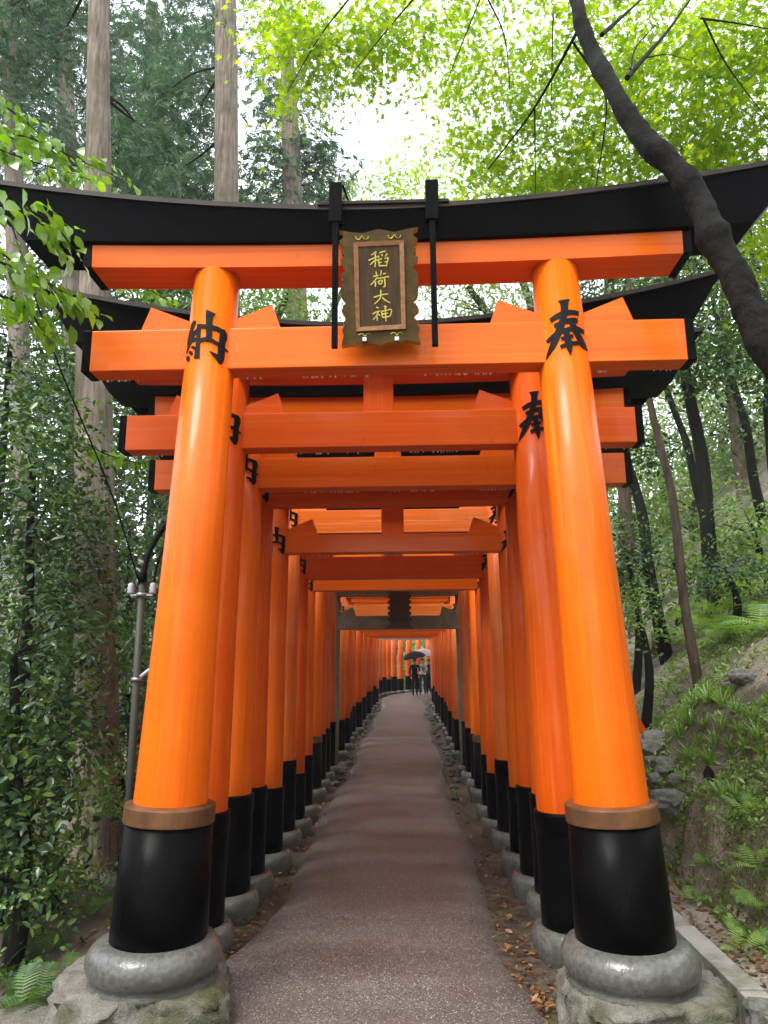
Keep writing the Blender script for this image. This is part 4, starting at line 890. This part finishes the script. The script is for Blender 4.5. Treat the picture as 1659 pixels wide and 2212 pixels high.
cover('fallen_leaves', 5000, (2.4, 7), (4, 12), TL, .05, 'dead_leaf', 'brown fallen leaves scattered on the right hillside', lambda x, y: .15 + .5 * cl(x, y, 1.4, 3), .3, .01)
cover('fallen_leaves', 5000, (-6, -1.7), (3.4, 12), TL, .055, 'dead_leaf', 'brown fallen leaves scattered on the left slope', lambda x, y: .2 + .5 * cl(x, y, 1.4, 4), .35, .012)
LD = mesh('fallen_leaf', [(p[0], p[1], p[2] * 1.2 + .02) for p in TL[0]], np.array(TL[1]), 'dead_leaf')
for px, py, lab in ((1033, 1810, 'pale fallen leaf lying on the right half of the path'), (1000, 1835, 'small fallen leaf lying near the middle right of the path')):
    q = hit(px, py); o = obj('fallen_leaf', LD, None, (q[0], q[1], q[2] + .062), (0, 0, random.uniform(0, 6)), .055); tag(o, lab, 'leaf')

# ------------------------------------------------------------------ rocks
RK = [rock_mesh('rock', k, 'grey_rock', 3, .42, .7) for k in range(5)]
for px, py, s_, lab in ((1440, 1668, .15, 'angular pale rock beside the right front pillar below the grass clump'), (1412, 1655, .10, 'small rock close against the right front pillar'), (1462, 1692, .09, 'small rock in the rubble before the log'), (1418, 1690, .08, 'low flat rock in the rubble by the pillar'), (1447, 1745, .17, 'smooth blue-grey rock behind the copper band of the right pillar'), (1412, 1625, .26, 'large dark rock partly hidden by the right front pillar'), (1605, 1470, .12, 'pale rock in the soil high on the right bank'), (1570, 1480, .07, 'small pale stone left of the rock high on the bank'), (1655, 2205, .10, 'rounded stone at the lower right corner by the drain')):
    q = hit(px, py); o = obj('rock', random.choice(RK), None, q + np.array((0, 0, s_ * .2)), (random.uniform(-.3, .3), random.uniform(-.3, .3), random.uniform(0, 6)), (s_ * 1.1, s_ * .9, s_)); tag(o, lab, 'rock')
SM = [rock_mesh('edge_stone', k + 11, 'edge_rock', 2, .5, .6) for k in range(4)]
for s in (-1, 1):
    y = 10.5
    while y < 31:
        x = path_x(y) + s * (path_half(y, s) + random.uniform(.04, .14)); r_ = random.uniform(.035, .075)
        o = obj('edge_stone', random.choice(SM), None, (x, y, float(path_z(y)) + r_ * .25), (0, 0, random.uniform(0, 6)), (r_ * 1.2, r_, r_)); tag(o, 'small rough stone in the row edging the %s side of the path' % ('left' if s < 0 else 'right'), 'stone', 'stones edging the %s side of the path' % ('left' if s < 0 else 'right'))
        y += random.uniform(.3, .7)
def slab(name, label, c, h, rot, seed, mat='slab_stone', bump_=.12, sh=0.12):
    import bmesh
    bm = bmesh.new(); bmesh.ops.create_cube(bm, size=2); bmesh.ops.subdivide_edges(bm, edges=list(bm.edges), cuts=21, use_grid_fill=True)
    off = Vector((seed * 5.1, seed * 2.2, seed))
    for v in bm.verts:
        p = v.co.copy(); k = max(abs(p.x), abs(p.y)); L_ = math.hypot(p.x, p.y) / max(k, 1e-6)
        q = Vector((p.x / (1 + .35 * (L_ - 1)), p.y / (1 + .35 * (L_ - 1)), p.z))
        q.x *= h[0] * (1 - sh * (p.z + 1) / 2); q.y *= h[1] * (1 - sh * (p.z + 1) / 2); q.z *= h[2]
        side = min(1, max(k, 0) ** 6); nn = noise.noise(q * 4 + off) + .6 * noise.noise(q * 9 + off) + .45 * noise.noise(q * 19 + off) + .3 * noise.noise(q * 37 + off)
        d = Vector((p.x, p.y, 0)).normalized() if k > .05 else Vector((0, 0, 0)); q += d * nn * bump_ * side; q.z += (.014 * noise.noise(q * 6 + off)) + .010 * noise.noise(q * 17 + off) + .006 * noise.noise(q * 41 + off) + (-.05 * side * abs(nn) if p.z > .9 else 0)
        v.co = q
    me = bpy.data.meshes.new(name); bm.to_mesh(me); bm.free(); me.materials.append(MATS[mat])
    for p in me.polygons: p.use_smooth = True
    o = obj(name, me, None, c, (0, 0, rot)); tag(o, label, 'rock slab'); return o
slab('rock_slab', 'weathered mossy rock slab carrying the left front pillar', (-1.20, 4.13, -.08), (.46, .42, .285), .16, 1, bump_=.07)
slab('rock_slab', 'lower rough rock under the left slab at the bottom edge', (-1.66, 3.92, -.32), (.52, .42, .34), .45, 3)
slab('rock_slab', 'rough grey rock slab carrying the right front pillar', (1.31, 4.12, -.08), (.42, .43, .282), -.10, 2, bump_=.07)
q = (-1.02, 3.78, .04); o = obj('rock', RK[2], None, q, (.2, .1, .7), (.085, .075, .10)); tag(o, 'small dark boulder at the path edge under the left slab', 'rock')

# log and stump
q = hit(1535, 1700); t = thing('cut_log', 'short mossy log with dark sawn end lying on the right bank', 'log', tuple(q), (0, 0, rad(10)))
v, f = lathe([(.085, 0), (.09, .02), (.088, .35), (.082, .62)], 20); Vv = [(c_ , a * (1 + .08 * math.sin(3 * math.atan2(b_, a))), b_ + .07) for a, b_, c_ in v]; obj('log_body', mesh('log_body', Vv, f[:-2], 'log_wood', True), t)
obj('sawn_end', mesh('sawn_end', [(-.004, .09 * math.cos(a), .07 + .09 * math.sin(a)) for a in np.linspace(0, 2 * math.pi, 20, endpoint=False)], [tuple(range(20))], 'charred'), t)
obj('sawn_end', mesh('sawn_end', [(.622, .08 * math.cos(a), .07 + .08 * math.sin(a)) for a in np.linspace(0, 2 * math.pi, 20, endpoint=False)], [tuple(range(20))], 'charred'), t)
q = hit(1431, 1402); v, f = lathe([(.17, -.1), (.15, .05), (.135, .22), (.12, .25)], 18); Vv = [(a * (1 + .12 * math.sin(5 * math.atan2(b_, a))), b_ * (1 + .1 * math.cos(4 * math.atan2(b_, a))), c_) for a, b_, c_ in v]
o = obj('tree_stump', mesh('tree_stump', Vv, f, 'brown_bark', True), None, q); tag(o, 'short brown tree stump under ferns right of the front pillar', 'stump')

# ------------------------------------------------------------------ conduit pole and cables on the left
zb = gz(-1.86, 5.6); t = thing('conduit_pole', 'grey conduit pole with white insulators behind the left front pillar', 'pole', (-1.862, 5.6, zb))
obj('shaft', mesh('shaft', *lathe([(.030, 0), (.028, 1.2 - zb), (.026, 2.36 - zb)], 14), 'conduit_grey', True), t)
obj('cap', mesh('cap', *lathe([(.034, 2.36 - zb), (.034, 2.43 - zb), (.028, 2.445 - zb)], 14), 'cable_black', True), t)
for z_ in (2.26, 1.98 - .35): obj('clamp', mesh('clamp', *lathe([(.040, z_ - zb), (.040, z_ + .022 - zb)], 14), 'zinc', True), t)
for x_ in (-.085, .085):
    obj('bracket', mesh('bracket', *box(min(0, x_), max(0, x_), -.009, .009, 2.262 - zb, 2.276 - zb), 'zinc'), t)
    obj('insulator', mesh('insulator', *lathe([(.02, 2.276 - zb), (.030, 2.29 - zb), (.022, 2.305 - zb), (.030, 2.32 - zb), (.022, 2.335 - zb), (.026, 2.35 - zb), (.01, 2.362 - zb)], 12), 'porcelain', True), t, (x_, 0, 0))
obj('outlet_pipe', mesh('outlet_pipe', *tube([(.03, 0, 1.66 - zb), (.08, .0, 1.70 - zb), (.2, .02, 1.78 - zb)], .014, 8), 'porcelain', True), t)
def cable(label, pts, r): 
    o = obj('cable', mesh('cable', *tube(spline(pts, 8), r, 6), 'cable_black', True)); tag(o, label, 'cable')
cable('black cable slanting down from the upper left past the tie beam ends', [A(-60, 250, 4.5), A(10, 440, 4.6), A(120, 770, 4.9), A(235, 1050, 5.3), (-1.862, 5.6, 2.30)], .006)
cable('thick black cable curving up from the conduit pole behind the pillar', [(-1.862, 5.6, 2.40), (-1.83, 5.64, 2.62), (-1.72, 5.7, 2.85), (-1.55, 5.8, 3.0)], .022)
cable('thin black cable running from the insulator behind the pillar', [(-1.777, 5.6, 2.36), (-1.74, 5.64, 2.6), (-1.6, 5.75, 2.86), (-1.4, 5.9, 2.95)], .010)

# ------------------------------------------------------------------ people with umbrellas far down the path
def person(label, loc, rotz, top, legs, height=1.66, arm='up', bag=False, skirt=False):
    t = thing('person', label, 'person', loc, (0, 0, rotz)); k = height / 1.70
    J = {'pel': (0, 0, .93, .125, .10), 'bel': (0, .01, 1.08, .125, .095), 'che': (0, .015, 1.28, .155, .105), 'nk': (0, 0, 1.44, .055, .055), 'hd0': (0, -.005, 1.52, .062, .07), 'hd1': (0, -.01, 1.60, .078, .092), 'hd2': (0, 0, 1.68, .055, .07),
         'hl': (-.09, 0, .88, .085, .085), 'kl': (-.10, -.07, .49, .058, .06), 'al': (-.10, -.02, .09, .042, .045), 'tl': (-.11, -.15, .035, .04, .03), 'hr': (.09, 0, .88, .085, .085), 'kr': (.10, .05, .49, .058, .06), 'ar': (.10, .16, .10, .042, .045), 'tr': (.11, .05, .035, .04, .03),
         'sl': (-.17, .01, 1.38, .06, .06), 'el': (-.24, .03, 1.11, .045, .045), 'wl': (-.21, -.10, .88, .032, .034), 'fl': (-.20, -.13, .79, .035, .03),
         'sr': (.17, .01, 1.38, .06, .06), 'er': (.23, -.08, 1.13, .045, .045), 'wr': (.12, -.26, 1.22, .032, .034), 'fr': (.10, -.28, 1.30, .035, .03)}
    E_ = [('pel', 'bel'), ('bel', 'che'), ('che', 'nk'), ('nk', 'hd0'), ('hd0', 'hd1'), ('hd1', 'hd2'), ('pel', 'hl'), ('hl', 'kl'), ('kl', 'al'), ('al', 'tl'), ('pel', 'hr'), ('hr', 'kr'), ('kr', 'ar'), ('ar', 'tr'), ('che', 'sl'), ('sl', 'el'), ('el', 'wl'), ('wl', 'fl'), ('che', 'sr'), ('sr', 'er'), ('er', 'wr'), ('wr', 'fr')]
    nm = list(J); me = bpy.data.meshes.new('body'); me.from_pydata([tuple(c * k for c in J[n_][:3]) for n_ in nm], [(nm.index(a), nm.index(c)) for a, c in E_], [])
    tmp = bpy.data.objects.new('tmp', me); COL.objects.link(tmp); sk = tmp.modifiers.new('s', 'SKIN'); sk.use_smooth_shade = True
    for n_, sv in zip(nm, me.skin_vertices[0].data): sv.radius = (J[n_][3] * k, J[n_][4] * k); sv.use_root = n_ == 'pel'
    ss = tmp.modifiers.new('u', 'SUBSURF'); ss.levels = 2
    dg = bpy.context.evaluated_depsgraph_get(); new = bpy.data.meshes.new_from_object(tmp.evaluated_get(dg)); bpy.data.objects.remove(tmp)
    new.materials.clear()
    for m_ in (top, legs, 'skin', 'hair_black'): new.materials.append(MATS[m_])
    for p in new.polygons:
        c = p.center / k; p.use_smooth = True
        mi = 0 if c.z > .95 else 1
        if c.z > 1.43: mi = 2
        if c.z > 1.60 or (c.z > 1.50 and c.y > .0): mi = 3
        if c.z < .08: mi = 3
        if c.y < -.235 and c.z > 1.2 or (c.x < -.15 and c.z < .86 and c.z > .7): mi = 2
        p.material_index = mi
    obj('body', new, t)
    hv, hf = lathe([(.084 * k, 0), (.092 * k, .05 * k), (.085 * k, .10 * k), (.05 * k, .14 * k), (.01, .15 * k)], 14); obj('hair', mesh('hair', hv, hf, 'hair_black', True), t, (0, .012 * k, 1.56 * k))
    for s in (-1, 1): obj('eye', mesh('eye', *lathe([(.001, -.008), (.008, 0), (.001, .008)], 8), 'hair_black'), t, (s * .03 * k, -.085 * k, 1.60 * k))
    obj('nose', mesh('nose', *lathe([(.012, -.02), (.008, 0), (.002, .02)], 8), 'skin', True), t, (0, -.098 * k, 1.575 * k))
    if bag:
        obj('bag_strap', mesh('bag_strap', *tube([(-.15, -.10, 1.40), (0, -.135, 1.2), (.14, -.12, 1.0)], .02, 6), 'trousers_navy'), t)
    return t
def umbrella(label, loc, tilt, mat, R=.56):
    t = thing('umbrella', label, 'umbrella', loc, tilt); V, F = [], []; n = 48; prof = [(0.001, .30), (.12, .288), (.25, .25), (.38, .185), (.48, .10), (.54, .0)]
    for r, z in prof:
        for i in range(n):
            a = 2 * math.pi * i / n; sc = abs(math.cos(a * 4)); V.append((R / .56 * r * (.95 + .05 * sc) * math.cos(a), R / .56 * r * (.95 + .05 * sc) * math.sin(a), z + .035 * (1 - sc) * (r / .54) ** 3))
    for j in range(len(prof) - 1):
        for i in range(n): k = (i + 1) % n; F.append((j * n + i, (j + 1) * n + i, (j + 1) * n + k, j * n + k))
    obj('canopy', mesh('canopy', V, F, mat, True), t)
    obj('shaft', mesh('shaft', *tube([(0, 0, -.48), (0, 0, .34)], .007, 8), 'zinc'), t)
    obj('handle', mesh('handle', *tube(spline([(0, 0, -.46), (0, 0, -.58), (.03, 0, -.63), (.06, 0, -.60)], 4), .013, 8), 'cable_black'), t)
    for i in range(8):
        a = 2 * math.pi * i / 8; obj('rib', mesh('rib', *tube([(r * R / .56 * math.cos(a), r * R / .56 * math.sin(a), z - .006) for r, z in prof], .003, 4), 'zinc'), t)
pz = float(path_z(34.5))
person('person in black suit walking on the path under a black umbrella', (.44, 34.5, pz + .045), rad(8), 'suit_black', 'suit_black', 1.66)
umbrella('black umbrella held over the person in black', (.42, 34.2, pz + 1.72), (rad(6), rad(-10), 0), 'umbrella_black', .58)
person('person in white shirt and dark trousers behind the person in black', (.80, 35.6, float(path_z(35.6)) + .045), rad(-5), 'shirt_white', 'trousers_navy', 1.68, bag=True)
umbrella('clear pale umbrella held over the person in white shirt', (.90, 35.35, float(path_z(35.6)) + 1.86), (rad(4), rad(6), 0), 'umbrella_clear', .60)
person('person in dark clothes at the right behind the white shirt', (1.12, 36.3, float(path_z(36.3)) + .045), rad(5), 'trousers_navy', 'suit_black', 1.66)
#--HAZE--
def grp(g): return [o for o in COL.objects if o.get('group') == g and o.parent is None]
number_from(grp('stones edging the left side of the path'), lambda o: o.location[1], '%s stone, counted from the front, edging the left side of the path')
number_from(grp('stones edging the right side of the path'), lambda o: o.location[1], '%s stone, counted from the front, edging the right side of the path')
number_from(grp('ferns on the right hillside'), scr_x, '%s fern from the left on the right hillside')
number_from(grp('small ferns on the mossy bank'), scr_x, '%s small fern from the left on the mossy bank by the drain')
number_from(grp('ferns left of the front gate'), scr_x, '%s fern from the left on the dark soil left of the front gate')
number_from(grp('grass tufts in the clump on the right hillside'), scr_x, '%s strap-leaved tuft from the left in the grass clump above the log')
number_from(grp('scattered grass tufts on the right bank'), scr_x, '%s small lone grass tuft from the left on the right bank')

# ------------------------------------------------------------------ rain haze between the trees
b = NB('haze'); b.t.nodes.remove(b.b); pv = b.n('ShaderNodeVolumePrincipled'); pv.inputs['Density'].default_value = .0008; pv.inputs['Color'].default_value = (.86, .93, 1.0, 1); pv.inputs['Anisotropy'].default_value = .2
b.l(pv.outputs[0], b.out.inputs['Volume'])
zlo, zhi = float(Z.min()) - 1, 0
v, f = box(-231, 231, -80, 335, zlo, max(26, float(Z.max()) + 1)); o = obj('haze', mesh('haze', v, f, 'haze')); tag(o, 'thin rain haze hanging between the trees', 'haze', kind='stuff')
